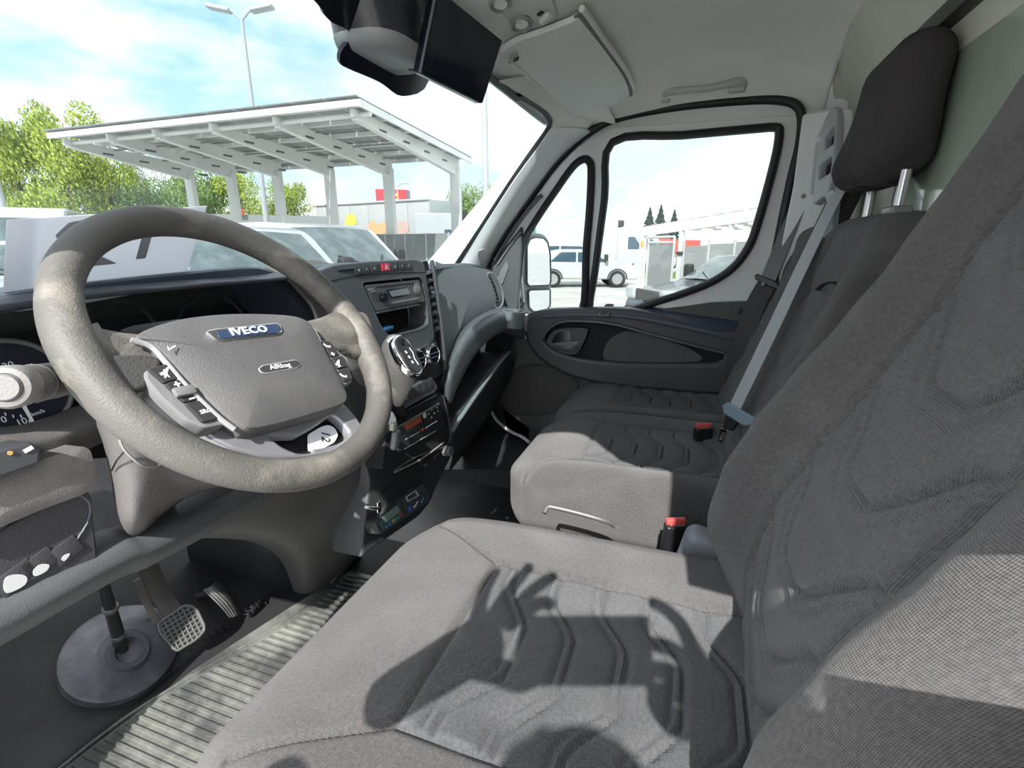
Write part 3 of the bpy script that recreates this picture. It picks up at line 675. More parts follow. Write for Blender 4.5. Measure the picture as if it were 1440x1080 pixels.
def bench():
    t = thing('passenger_bench', 'black cloth double passenger bench beside the driver seat, sunlit at its front left corner', 'seat', (.43, .1, .13))
    for xc, wid in ((.222, .412), (.640, .412)):
        cushion('seat_cushion', xc, wid, .375, -.16, .618, .165, .13, .205, [.155, .094, .032, -.028, -.09], t, seat_side, seat_mid, .0055, bol=.014, rr=.034)
    tab = [(.55, -.09), (.68, -.125), (.80, -.172), (.92, -.215), (1.0, -.242), (1.10, -.268), (1.2, -.29)]
    bol = lambda z: .022*sstep(.6, .75, z)*(1-.3*sstep(.95, 1.15, z))
    tray = lambda a, z: (seglist(z-(1.0-.9*a*a*3), .0045) if a < .095 else 0)
    backrest('backrest', .222, .412, .575, 1.135, .105, .105, tab, bol, [.60, .675, .75, .83, .925], t, seat_side, seat_mid, .0058, rr=.038, tr=.045, skip=tray)
    backrest('backrest', .640, .412, .575, 1.13, .105, .12, tab, bol, [.60, .675, .75, .83, .925, 1.02], t, seat_side, seat_mid, .0075, rr=.038, tr=.045)
    tube('pull_loop', [U(1150, 407, 'y', -.236), U(1158, 400, 'y', -.228), U(1170, 397, 'y', -.228), U(1180, 400, 'y', -.238)], .005, matte_black, t, sq=.4, sm=4)
    box('bench_frame', (.43, .08, .40), (.80, .36, .22), matte_black, t, r=.02)
    # belt tower on the bench's inner shoulder
    def fT(q, n):
        z = q.z; return Vector((q.x*(1-.25*sstep(-.05, .13, z)), q.y-.30*(z), z))
    rbox('belt_tower', (.12, .055, .29), .025, mat('tower_cloth', (.05, .047, .047), .85, bump=(300, .2)), t, axis((.535, -.335, 1.235), (0, 0, 1)), .012, fT)
    PT = Pl((.535, -.262, 1.20), (-.42, 1, .22))
    # frame with two openings; A axis points towards -x
    outl = [(1149, 290), (1152, 250), (1158, 205), (1164, 172), (1172, 157), (1181, 150), (1183, 165), (1181, 200), (1177, 245), (1170, 275), (1168, 281), (1164, 277)]
    h1 = [(1166, 195), (1174, 181), (1180, 178), (1179, 203), (1166, 212)]; h2 = [(1159, 234), (1163, 229), (1176, 221), (1174, 244), (1158, 254)]
    plate('tower_frame', [rnd(PT.pxs(outl), .008), rnd(PT.pxs(h1), .004), rnd(PT.pxs(h2), .004)], PT, .022, mat('tower_frame_plastic', (.36, .38, .40), .45, bump=(500, .2)), t, h=.012, bev=.004, res=2)
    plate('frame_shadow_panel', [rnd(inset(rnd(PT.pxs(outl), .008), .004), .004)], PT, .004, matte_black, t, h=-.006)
    plate('belt_guide', [rnd(PT.pxs([(1168, 276), (1178, 268), (1184, 274), (1183, 290), (1178, 338), (1165, 340), (1166, 320), (1172, 300)]), .004), rnd(PT.pxs([(1172, 282), (1179, 276), (1179, 286), (1173, 294)]), .002)], PT, .012, mat('tower_frame_plastic', (.36, .38, .40)), t, h=.014, bev=.002)
    return t
bench()
def headrest():
    t = thing('headrest', 'big black cloth headrest on two steel posts above the middle seat', 'headrest', (.2, -.31, 1.13))
    def f(q, n):
        z = q.z; w = 1-.10*sstep(.02, .12, z)-.12*sstep(-.02, -.12, z)
        # gathered cloth at the bottom
        g = 0
        if z < -.02:
            k = sstep(-.02, -.11, z); g = .009*k*(sin(q.x*85+1)+.5*sin(q.x*170+q.y*60))
        th = 1+.25*sstep(.03, -.08, z)
        return Vector((q.x*w, q.y*th+.018*cos(q.x*9)*0-.10*z, z)) + n*g
    rbox('cushion', (.236, .088, .222), .042, mat('headrest_cloth', (.048, .043, .046), .9, bump=(280, .12), spec=.2), t, axis((.205, -.305, 1.300), (0, 0, 1)), .007, f)
    rbox('gathered_hem', (.16, .07, .02), .009, matte_black, t, axis((.215, -.298, 1.192), (0, 0, 1)), .01)
    for x in (.115, .285):
        tube('post', [(x, -.315, 1.20), (x, -.312, 1.10)], .0085, steel, t, n=14)
    rbox('post_collar', (.05, .032, .014), .005, mat('collar_plastic', (.16, .16, .165), .35), t, axis((.115, -.312, 1.136), (0, 0, 1)), .008)
headrest()
def belts():
    nrm = Vector((-.25, .9, .3)).normalized()
    t = thing('middle_seat_belt', 'pale grey seat belt webbing running from the tower down to its tongue', 'seat belt', (.44, -.25, 1.2))
    a = U(1182, 266, 'x', .44); b = U(1034, 572, 'x', .215); m1 = U(1140, 350, 'x', .36); m2 = U(1088, 460, 'x', .27)
    strap('webbing', [a+Vector((.012, -.02, .012)), a, m1, m2, b], Vector((-.45, .85, .35)), .040, .0016, belt_grey, t)
    PTg = Pl(b, (-.45, .85, .35))
    a0, b0 = PTg.px(1026, 590)
    rot = .0
    plate('tongue_grip', [rnd(PTg.pxs([(1018, 571), (1026, 566), (1064, 588), (1062, 598), (1048, 600), (1020, 582)]), .004)], PTg, .014, mat('tongue_blue_grey', (.16, .22, .26), .4), t, h=.006, bev=.003)
    plate('tongue_stem', [rnd(PTg.pxs([(1022, 584), (1040, 592), (1030, 606), (1018, 604)]), .003)], PTg, .008, black, t, h=.004, bev=.002)
    plate('tongue_plate', [rnd(PTg.pxs([(1015, 602), (1024, 606), (1016, 624), (1010, 620)]), .002), rnd(PTg.pxs([(1017, 608), (1021, 609), (1016, 619), (1013, 617)]), .001)], PTg, .003, chrome, t, h=.002, bev=.0008)
    def buckle(lbl, c, k, rz, tilt):
        t = thing('belt_buckle', lbl, 'buckle', tuple(c), 'seat belt buckles')
        M = Matrix.Translation(c) @ Matrix.Rotation(rz, 4, 'Z') @ Matrix.Rotation(tilt, 4, 'X')
        o = rbox('casing', (.048*k, .026*k, .075), .005, black, t, M @ Matrix.Translation((0, 0, -.0375)), .02)
        o = rbox('release_button', (.043*k, .013*k, .012), .003, red_plastic, t, M @ Matrix.Translation((0, .004*k, .003)), .008)
        o = rbox('slot', (.03*k, .004, .002), .0008, chrome, t, M @ Matrix.Translation((0, -.006*k, .0005)), .02)
        return t
    buckle('black buckle with pink-red button lying between the two passenger places', U(990, 601, 'z', .64), .92, -1.15, .1)
    buckle('black buckle with red button between driver seat and bench', U(951, 738, 'x', -.085)+Vector((0, 0, .002)), .85, -1.15, .1)
    # passenger belt on the door pillar
    t = thing('door_side_seat_belt', 'black seat belt hanging on the rear door pillar with its slide guide', 'seat belt', (.77, -.27, 1.2))
    top = U(1133, 268, 'x', .745)
    pts = [U(1128, 276, 'x', .742), U(1104, 335, 'x', .735), U(1078, 398, 'x', .72)]
    n = Vector((-.9, .3, .2))
    strap('webbing', pts, Vector((-.75, .62, .2)), .048, .0018, mat('sheen_webbing', (.085, .09, .095), .35), t)
    pts = [U(1078, 400, 'x', .72), U(1062, 430, 'x', .715), U(1045, 478, 'x', .70), U(1032, 530, 'x', .69), U(1030, 585, 'x', .68)]
    strap('lower_webbing', pts, [Vector((-.75, .6, .2)), Vector((-.8, .5, .3)), Vector((-.8, .5, .1)), Vector((-.8, .5, 0)), Vector((-.8, .5, 0))], .060, .003, belt_black, t)
    g = U(1081, 400, 'x', .712); M = axis(g, (-.75, .62, .2)) @ Matrix.Rotation(radians(0), 4, 'Z')
    PG = Pl(g, (-.75, .62, .2))
    plate('slide_guide', [rnd(PG.pxs([(1062, 388), (1066, 385), (1092, 396), (1098, 402), (1096, 408), (1084, 404), (1064, 394)]), .003)], PG, .014, black, t, h=.008, bev=.003)
    lathe('guide_stud', [(0, 0), (.006, 0), (.006, .002), (0, .003)], axis(PG.wp(1076, 400, .009), PG.N), mat('grab_stud', (.12, .12, .12), .4), t, n=16)
    # pivot loop at the top with its black cap
    c = U(1137, 272, 'x', .748)
    tube('pivot_loop', [U(1126, 280, 'x', .745), U(1124, 270, 'x', .745), U(1134, 263, 'x', .745), U(1150, 262, 'x', .745), U(1150, 285, 'x', .745)], .012, black, t, sq=.7, sm=4)
    lathe('pivot_bolt', [(0, 0), (.007, 0), (.007, .003), (0, .004)], axis(U(1130, 276, 'x', .728), (-1, .2, 0)), mat('bolt_grey', (.2, .2, .2), .5), t, n=16)
    box('height_latch', tuple(U(1144, 250, 'x', .752)), (.012, .02, .02), black, t, r=.003)
    # hanging black strap pieces behind
    strap('rear_webbing', [U(1152, 280, 'x', .75), U(1140, 330, 'x', .74), U(1115, 400, 'x', .72)], Vector((-.8, .5, .1)), .05, .002, belt_black, t)
belts()
# ================================================================== DASHBOARD, WHEEL, PEDALS
PCON = Pl((.0, .618, .90), (-.10, -1, .10))      # face of the centre console
def sm2(pts, n=4): return [(p.x, p.y) for p in smooth([Vector((*p, 0)) for p in pts], n)]
def dashboard():
    t = thing('dashboard', 'dark grey moulded dashboard running the full width under the windscreen', 'dashboard', (0, .8, .6))
    # top pad from the windscreen to the upper edge, over the full width
    def prof(x):
        if x < -.20: return [(1.02, .955), (.90, 1.0), (.80, 1.025), (.72, 1.030), (.69, 1.024)]
        if x < .17: return [(1.0, .955), (.86, 1.005), (.75, 1.034), (.68, 1.044), (.640, 1.036)]
        return [(.95, .955), (.84, .995), (.76, 1.018), (.70, 1.026), (.664, 1.018)]
    rows = []
    for x in (-.82, -.60, -.40, -.24, -.12, 0, .12, .22, .4, .6, .70):
        p = prof(x); k = sstep(.55, .72, abs(x))*.02
        rows.append([(x, y, z-k) for y, z in p])
    patch('top_pad', rows, dash_dark, t, n=5, th=.006)
    # instrument hood: arched lip, swept forwards
    PH = Pl((-.45, .715, 1.0), (0, -1, .05))
    o = [(-60, 430), (0, 417), (100, 401), (200, 389), (290, 380), (350, 375), (378, 379), (402, 393), (425, 418), (445, 443), (452, 462), (448, 500), (440, 520)]
    i = [(425, 520), (428, 480), (434, 462), (428, 446), (410, 425), (388, 405), (368, 394), (330, 393), (270, 397), (200, 407), (100, 424), (0, 442), (-60, 452)]
    so_ = smooth([Vector((*PH.px(*p), 0)) for p in o], 4, False); si = smooth([Vector((*PH.px(*p), 0)) for p in i], 4, False)
    rings = []
    for h in (0, -.004, -.16):
        e = .0 if h else -.003
        rings.append([PH.w(p.x, p.y-(-e), h) for p in so_]+[PH.w(p.x, p.y, h) for p in si])
    loft('instrument_hood', rings, mat('hood_sky_reflection', (.040, .052, .075), .38, bump=(700, .2)), t, ang=35)  # blue of the reflected sky is put into the base colour
    # instrument cluster: dark backplate, pods
    PC = Pl((-.45, .83, .90), (0, -1, .22))
    plate('cluster_back', [PC.pxs([(-80, 420), (450, 380), (470, 560), (200, 640), (-80, 660)])], PC, .01, mat('cluster_black', (.008, .008, .012), .4), t)
    for (x, y, r) in ((300, 470, .072), (170, 470, .05)):
        a, b = PC.px(x, y); ri = [PC.w(a+r*cos(q), b+r*sin(q), .012) for q in [2*pi*k/40 for k in range(42)]]
        loft('pod_ring', tube_rings(ri, .0035, 8), mat('pod_ring_black', (.03, .03, .036), .3), t)
    PS = Pl((-.60, .80, .90), (-.1, -1, .25))
    a, b = PS.px(12, 548); c2 = PS.px(30, 612); R = math.hypot(c2[0]-a, c2[1]-b)
    dial = plate('speedometer', [circ(a, b, R*1.0, 48)], PS, .004, mat('dial_face', (.012, .014, .028), .3), t, h=.006)
    ri = [PS.w(a+R*1.04*cos(q), b+R*1.04*sin(q), .008) for q in [2*pi*k/48 for k in range(50)]]
    loft('dial_rim', tube_rings(ri, .0035, 8), mat('dial_rim_grey', (.12, .12, .12), .35), dial)
    p0, p1 = PS.px(24, 562), PS.px(42, 594)
    v = Vector((p1[0]-p0[0], p1[1]-p0[1])); nrm = Vector((-v.y, v.x)).normalized()*.0022
    plate('needle', [[(p0[0]-nrm.x, p0[1]-nrm.y), (p0[0]+nrm.x, p0[1]+nrm.y), (p1[0]+nrm.x*.7, p1[1]+nrm.y*.7), (p1[0]-nrm.x*.7, p1[1]-nrm.y*.7)]], PS, .001, white_mark, dial, h=.009)
    for s, x, y in (('130', 4, 516), ('10', 27, 594), ('0', 41, 594), ('0', 2, 591), ('km/h', 50, 581), ('50', 38, 518)):
        text('numerals', s, PS, PS.px(x, y), .0115 if s != 'km/h' else .007, white_mark, dial, h=.0075, rot=.12)
    for x, y in ((4, 583), (15, 586), (26, 586)):
        box('tick', (*PS.px(x, y), .0075), (.0012, .004, .0004), white_mark, dial, P=PS, r=0)
    lathe('warning_lamp', [(0, 0), (.004, 0), (.004, .0006), (0, .0008)], axis(PS.wp(49, 564, .0065), PS.N), mat('lamp_off', (.10, .10, .12), .4), dial, n=14)
    # sill under the cluster
    rows = []
    for dz, dy in ((0, .06), (.004, .03), (-.002, .002), (-.014, -.006), (-.040, .004)):
        rows.append([U(x, y, 'y', yy)+Vector((0, dy, dz)) for x, y, yy in ((-90, 618, .70), (0, 612, .70), (70, 606, .70), (115, 592, .71), (160, 574, .72), (220, 560, .74), (330, 560, .74))])
    patch('cluster_sill', rows, dash_worn, t, n=5, th=.004)
    # worn boss between cluster hood and console
    rows = [[U(x, y, 'y', yy) for x, y, yy in r] for r in (
        [(372, 374, .74), (400, 368, .74), (440, 366, .72), (472, 372, .70)],
        [(398, 386, .70), (420, 382, .70), (450, 384, .685), (482, 392, .665)],
        [(420, 408, .69), (440, 408, .69), (465, 420, .67), (500, 440, .65)],
        [(446, 446, .69), (462, 446, .69), (490, 480, .66), (525, 500, .64)],
        [(450, 520, .70), (470, 540, .70), (500, 580, .67), (540, 590, .66)])]
    patch('cluster_cheek', rows, dash_worn, t, n=5, th=.006)
    # left switch block
    PL = Pl((-.64, .66, .85), (-.12, -1, .12))
    up = [(-90, 690), (0, 668), (60, 646), (118, 627), (128, 634), (134, 660), (135, 685), (118, 695), (60, 716), (0, 742), (-90, 782)]
    pillow('switch_block_top', rnd(PL.pxs(up), .008), PL, .0, .006, dash_worn, t, skirt=.10, rings=4)
    plate('light_switch_box', [rnd(PL.off(.02).pxs([(-80, 655), (0, 632), (44, 621), (58, 632), (57, 652), (0, 672), (-80, 700)]), .004)], PL.off(.02), .05, mat('switch_box_plastic', (.05, .052, .058), .4), t, bev=.003)
    a, b = PL.off(.021).px(14, 637); lathe('amber_telltale', [(0.001, 0), (.0022, 0), (.0022, .001), (.001, .001)], axis(PL.off(.021).wp(14, 637), PL.N), mat('amber', (.5, .3, .12), .4), t, n=14)
    box('white_telltale', (*PL.off(.021).px(40, 632), 0), (.008, .004, .001), white_mark, t, P=PL.off(.021), rot=(0, 0, .3), r=0)
    P2 = PL.off(-.016)
    low = [(-90, 790), (0, 746), (60, 712), (118, 692), (126, 692), (130, 700), (136, 760), (140, 800), (60, 850), (-90, 930)]
    plate('switch_block_panel', [rnd(P2.pxs(low), .006)], P2, .08, mat('lower_panel_plastic', (.035, .035, .04), .5, bump=(600, .3)), t, bev=.003)
    a, b = P2.px(46, 762); el = [P2.w(*p, .001) for p in circ(a, b, .062, 40, .034, .42)]; el += el[:2]
    loft('oval_recess_edge', tube_rings(el, .0016, 6), dash_dark, t)
    for x, y, w in ((22, 812, .036), (55, 792, .030), (93, 774, .028)):
        s = box('blank_switch', (*P2.px(x, y), .001), (w, .023, .004), mat('lower_panel_plastic', (.035, .035, .04)), t, P=P2, rot=(0, 0, .32), r=.002)
    P3 = P2.off(.0034)
    for pts in ([(5, 820), (8, 812), (18, 808), (32, 808), (38, 813), (35, 822), (22, 830), (9, 834), (5, 828)], [(46, 804), (50, 798), (58, 793), (69, 794), (66, 802), (56, 808), (48, 810)], [(86, 786), (91, 780), (98, 778), (96, 783), (90, 789)]):
        plate('torn_white_sticker', [sm2(P3.pxs(pts), 2)], P3, .0006, mat('sticker_white', (.45, .46, .46), .6), t, h=.0006)
    # long lower rail in front of the knees
    rail = [(-90, 912, 858), (0, 872, .0), (110, 812, 0), (178, 778, 0), (205, 770, 0), (262, 742, 0), (300, 722, 0), (430, 650, 0), (520, 606, 0)]
    rows = [[], [], [], [], []]
    for x, yb, _ in rail:
        c = U(x, yb, 'y', .66)
        for k, (dy, dz) in enumerate(((.05, .022), (.004, .018), (-.012, .004), (-.010, -.012), (.012, -.036))): rows[k].append(c+Vector((0, dy, dz)))
    patch('knee_rail', rows, mat('knee_rail_plastic', (.075, .078, .082), .42, bump=(500, .25)), t, n=5, th=.004)
    strip = [U(200, 764, 'y', .648), U(225, 752, 'y', .646), U(252, 738, 'y', .648), U(262, 722, 'y', .655), U(270, 715, 'y', .665)]
    if 0: tube('rail_notch_edge', strip, .0028, mat('bright_edge_plastic', (.22, .21, .20), .4), t, sm=4, n=8)
    # dark cavity behind the column and under the rail
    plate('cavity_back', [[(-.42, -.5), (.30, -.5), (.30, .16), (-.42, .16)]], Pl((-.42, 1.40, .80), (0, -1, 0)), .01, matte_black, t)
    tube('column_bracket', [U(300, 700, 'y', .80), U(350, 672, 'y', .76), U(372, 664, 'y', .74)], .012, door_grey, t, sm=3)
    tube('column_bracket', [U(262, 735, 'y', .80), U(330, 690, 'y', .78)], .008, door_grey, t)
    # swelling centre body beside the footwell
    rows = [[U(x, y, 'y', yy) for x, y, yy in r] for r in (
        [(255, 752, .76), (340, 706, .70), (440, 652, .66), (520, 612, .64), (575, 590, .66)],
        [(262, 757, .745), (345, 735, .72), (440, 700, .70), (515, 660, .66), (560, 640, .68)],
        [(285, 757, .80), (365, 755, .77), (435, 757, .745), (500, 720, .695), (530, 700, .70)],
        [(340, 757, .86), (392, 775, .86), (435, 795, .845), (488, 768, .79), (515, 735, .77)],
        [(378, 768, .93), (410, 804, .93), (440, 824, .91), (480, 804, .89), (508, 775, .88)],
        [(398, 780, .98), (416, 838, .985), (438, 848, .96), (480, 822, .94), (510, 790, .93)])]
    patch('centre_body', rows, mat('centre_body_plastic', (.085, .082, .08), .42, bump=(600, .25), dust=(70, (.3, .3, .3), .03)), t, n=7, th=.005, ang=80)
    tube('centre_body_foot', [U(405, 850, 'y', .99), U(432, 850, 'y', .96), U(440, 846, 'y', .95), U(470, 815, 'y', .905), U(500, 782, 'y', .885)], .008, black, t, sm=4)
    return t
DASH = dashboard()
def console():
    t = thing('centre_console', 'dark grey centre console with radio slot, knobs and switch rows', 'console', (0, .7, .5))
    P = PCON
    panel = mat('console_face_plastic', (.075, .085, .095), .45, bump=(700, .25), var=(5, (.095, .105, .115), .4, .7))
    # upper fascia with the opening for radio and tray
    outer = [(438, 384), (470, 372), (520, 367), (585, 364), (597, 369), (602, 400), (608, 440), (612, 478), (600, 488), (560, 503), (540, 508), (528, 500), (505, 462), (478, 420), (462, 402)]
    slot = [(509, 398), (590, 390), (595, 396), (602, 440), (602, 456), (592, 462), (552, 472), (545, 470), (535, 456)]
    plate('upper_fascia', [rnd(P.pxs(outer), .012), rnd(P.pxs(slot), .008)], P, .06, panel, t, bev=.004, res=2)
    ln = [P.wp(*p, .0003) for p in ((440, 402), (462, 396), (500, 388), (560, 384), (600, 383))]
    tube('fascia_joint', ln, .0008, ink, t, n=6, sm=3)
    # slot interior: back, floor and lining
    plate('tray_back', [rnd(P.pxs(slot), .008)], P, .004, matte_black, t, h=-.058)
    e = [P.w(a, b, -.001) for a, b in rnd(inset(rnd(P.pxs(slot), .008), -.002), .002)]; e += e[:2]
    loft('slot_edge', tube_rings(e, .0022, 6), mat('lip_sheen_plastic', (.085, .09, .095)), t)
    box('tray_shelf', (*P.px(560, 434), -.02), (.150, .004, .05), dash_dark, t, P=P, r=.001, rot=(0, 0, .01))
    # row of buttons with hazard switch
    strip = [(491, 376), (560, 368), (578, 369), (579, 378), (550, 381), (503, 385)]
    plate('button_strip', [rnd(P.pxs(strip), .004)], P, .003, mat('button_strip_plastic', (.035, .038, .042), .4), t, h=.002, bev=.0008)
    bs = [(502, 380), (513, 379), (524, 377.5), (541, 376), (553, 375), (563, 374.3), (572, 373.6)]
    for k, (x, y) in enumerate(bs):
        w = .030 if k == 3 else .021
        o = box('button', (*P.px(x, y), .0025), (w*.9, .016, .004), hazard_red if k == 3 else mat('button_plastic', (.05, .054, .058), .45), t, P=P, rot=(0, -.0, .0), r=.001)
        if k == 3: tag(o, 'red hazard warning button')
        a, b = P.px(x, y)
        if k == 3:
            plate('symbol', [[(a-.0055, b-.004), (a+.0055, b-.004), (a, b+.005)], [(a-.003, b-.0026), (a+.003, b-.0026), (a, b+.002)]], P, .0004, white_mark, o, h=.0052)
        else:
            s = [[(a-.003, b-.002), (a+.003, b-.002), (a+.001, b+.003)], [(a-.003, b), (a+.001, b+.003), (a+.002, b-.001)]][k % 2]
            plate('symbol', [s], P, .0004, grey_mark, o, h=.0052)
    # side vent column between console and passenger panel
    PV = Pl(U(602, 420, 'y', .625), (-.35, -1, .1))
    plate('vent_back', [rnd(PV.pxs([(592, 369), (606, 366), (622, 466), (610, 472)]), .004)], PV, .01, matte_black, t, h=-.012)
    for k in range(8):
        y = 384+k*11.3; x = 601+k*1.75
        box('vent_slat', (*PV.px(x, y), -.003), (.030, .003, .016), dash_dark, t, P=PV, rot=(.5, 0, .22), r=.001)
    lathe('vent_wheel', [(0, 0), (.005, 0), (.006, .004), (.004, .007), (0, .007)], axis(PV.wp(607, 412, .0), PV.N), silver, t, n=16)
    box('key_lock', (*PV.px(613, 446), .004), (.012, .012, .006), black, t, P=PV, r=.002)
    tube('vent_edge', [PV.wp(607, 366, .0), PV.wp(614, 420, .004), PV.wp(621, 470, .004), PV.wp(626, 520, .0)], .005, panel, t, sm=3)
    # lower body behind everything, down to the footwell
    body = [(445, 470), (530, 500), (600, 488), (614, 478), (626, 530), (634, 585), (636, 640), (612, 690), (606, 706), (590, 726), (545, 758), (520, 775), (508, 786), (512, 740), (520, 680), (505, 600), (470, 540)]
    pl = P.off(-.045)
    plate('lower_body', [rnd(pl.pxs(body), .01)], pl, .09, mat('lower_console_plastic', (.05, .052, .055), .55, bump=(600, .25)), t, bev=.006)
    # climate well
    well = [(548, 505), (590, 488), (606, 482), (618, 492), (624, 525), (610, 535), (560, 562), (545, 540)]
    plate('climate_well', [rnd(P.off(-.02).pxs(well), .008)], P.off(-.02), .02, mat('well_plastic', (.03, .032, .036), .45), t, bev=.003)
    PK = P.off(.0)
    for (x, y) in ((585, 507), (605, 499)):
        a, b = PK.px(x, y); M = PK.mat() @ Matrix.Translation((a, b, -.006))
        k = lathe('climate_knob', [(0, -.01), (.0255, -.01), (.0255, .016), (.024, .020), (.0205, .0205), (.0195, .018), (0, .018)], M, chrome, t, n=32)
        lathe('knob_face', [(0, .018), (.0195, .018), (.0192, .0192), (0, .0195)], M, gloss_black, k, n=28)
        for d in (-.005, .005):
            me = box('dial_line', (0, 0, 0), (.034, .0008, .0005), grey_mark, k, r=0); me.data.transform(M @ Matrix.Translation((0, d, .0200)))
        for q in range(3):
            me = box('knob_lug', (0, 0, 0), (.003, .006, .010), chrome, k, r=.001); me.data.transform(M @ Matrix.Rotation(q*2*pi/5, 4, 'Z') @ Matrix.Translation((.0255, 0, .010)))
    # small switch row
    PR = P.off(.010)
    row = [(553, 572), (606, 534), (611, 534), (616, 545), (613, 551), (575, 572), (563, 577)]
    plate('switch_row_bezel', [rnd(PR.pxs(row), .006)], PR, .05, mat('bezel_grey_plastic', (.12, .135, .145), .42, bump=(600, .2)), t, bev=.003)
    sw = [(560.5, 564), (570, 559), (579, 553.5), (588, 548.5), (596.5, 543.5), (604, 539.5)]
    dd = Vector(PR.px(604, 539.5))-Vector(PR.px(560.5, 564)); an = math.atan2(dd.y, dd.x)
    for k, (x, y) in enumerate(sw):
        o = box('rocker_switch', (*PR.px(x, y), .0005), (dd.length/5*.92, .026, .005), mat('rocker_plastic', (.065, .072, .078), .4), t, P=PR, rot=(0, 0, an), r=.0012)
        if k < 2: box('switch_mark', (*PR.px(x, y+1), .0035), (.006, .006, .0004), white_mark if k == 0 else grey_mark, o, P=PR, r=0)
    # tachograph stack: frame, slots, unit
    PT = P.off(.004)
    plate('stack_recess', [rnd(PT.pxs([(545, 598), (618, 552), (624, 556), (633, 600), (634, 622), (622, 634), (552, 662), (538, 660)]), .008)], PT, .05, matte_black, t, h=-.001, bev=.002)
    e = [PT.wp(x, y, .002) for x, y in ((622, 556), (630, 590), (632, 616), (624, 628), (585, 642), (553, 662))]
    tube('stack_lip', e, .0018, mat('lip_sheen_plastic', (.085, .09, .095)), t, n=6, sm=4)
    for (x0, y0, x1, y1) in ((562, 582, 612, 556), (562, 578, 608, 551)):
        tube('slot_lip', [PT.wp(x0, y0, .002), PT.wp(x1, y1, .002)], .0016, dash_dark, t, n=6)
    # lower shelf line and lower cubby
    tube('shelf_line', [PT.wp(553, 664, .004), PT.wp(590, 645, .006), PT.wp(622, 622, .004)], .0018, mat('bright_edge_plastic', (.22, .21, .2)), t, n=6, sm=3)
    plate('cubby', [rnd(PT.pxs([(533, 690), (560, 668), (612, 634), (618, 636), (604, 652), (560, 680), (538, 694)]), .004)], PT, .004, matte_black, t, h=.001)
    # keyed lever on the left and round power socket on the right
    lathe('socket_cap', [(0, 0), (.0135, 0), (.0135, .016), (.0115, .021), (0, .021)], axis(PT.wp(626, 634, -.002), (-.1, -1, .1)), mat('socket_cap_plastic', (.10, .10, .105), .5), t, n=8, ang=20)
    return t
CON = console()
def radio():
    P = PCON
    t = thing('car_radio', 'silver-grey car radio with round knob and display in the centre console', 'radio', tuple(P.wp(556, 418)))
    face = [(513, 401), (589, 393.5), (598, 424), (529, 438)]
    q = P.pxs(face)
    rm = mat('radio_face_plastic', (.075, .082, .088), .35, bump=(800, .1))
    plate('faceplate', [rnd(q, .003)], P, .05, rm, t, h=.001, bev=.0012)
    A, B, C, D = [Vector(v) for v in q]
    def L(u, v): p = A.lerp(B, u).lerp(D.lerp(C, u), v); return (p.x, p.y)
    an = math.atan2((B-A).y, (B-A).x)
    w = (B-A).length; h = (D-A).length
    plate('disc_slot', [[L(.17, .10), L(.88, .10), L(.88, .155), L(.17, .155)]], P, .001, ink, t, h=.0016)
    plate('display_frame', [[L(.31, .26), L(.76, .24), L(.80, .60), L(.33, .62)]], P, .0012, gloss_black, t, h=.0018)
    plate('display', [[L(.34, .32), L(.70, .31), L(.72, .54), L(.36, .56)]], P, .0012, mat('lcd_grey', (.22, .25, .28), .15), t, h=.0024)
    lathe('volume_knob', [(0, 0), (.0105, 0), (.0105, .008), (.009, .010), (0, .010)], P.mat() @ Matrix.Translation((*L(.19, .52), .001)), gloss_black, t, n=28)
    lathe('tuning_pad', [(0, 0), (.012, 0), (.012, .002), (.010, .003), (0, .003)], P.mat() @ Matrix.Translation((*L(.885, .42), .001)), mat('radio_pad', (.19, .2, .2), .3), t, n=28)
    for k in range(8):
        box('preset_button', (*L(.30+k*.075, .80), .002), (w*.066, .0045, .003), mat('radio_pad', (.19, .2, .2)), t, P=P, rot=(0, 0, an), r=.0006)
    for u, v in ((.06, .12), (.07, .2), (.90, .12)):
        box('small_button', (*L(u, v+.05), .002), (.014, .004, .003), mat('radio_pad', (.19, .2, .2)), t, P=P, rot=(0, 0, an), r=.0006)
    # blue thing lying in the tray under it
    o = rbox('blue_lighter_pouch', (.045, .02, .010), .004, mat('blue_plastic', (.02, .13, .32), .3), None, axis(P.wp(548, 462, -.012), (0, 0, 1)) @ Matrix.Rotation(.1, 4, 'Z'), .005)
    tag(o, 'small blue plastic pouch in the open tray under the radio', 'pouch')
radio()
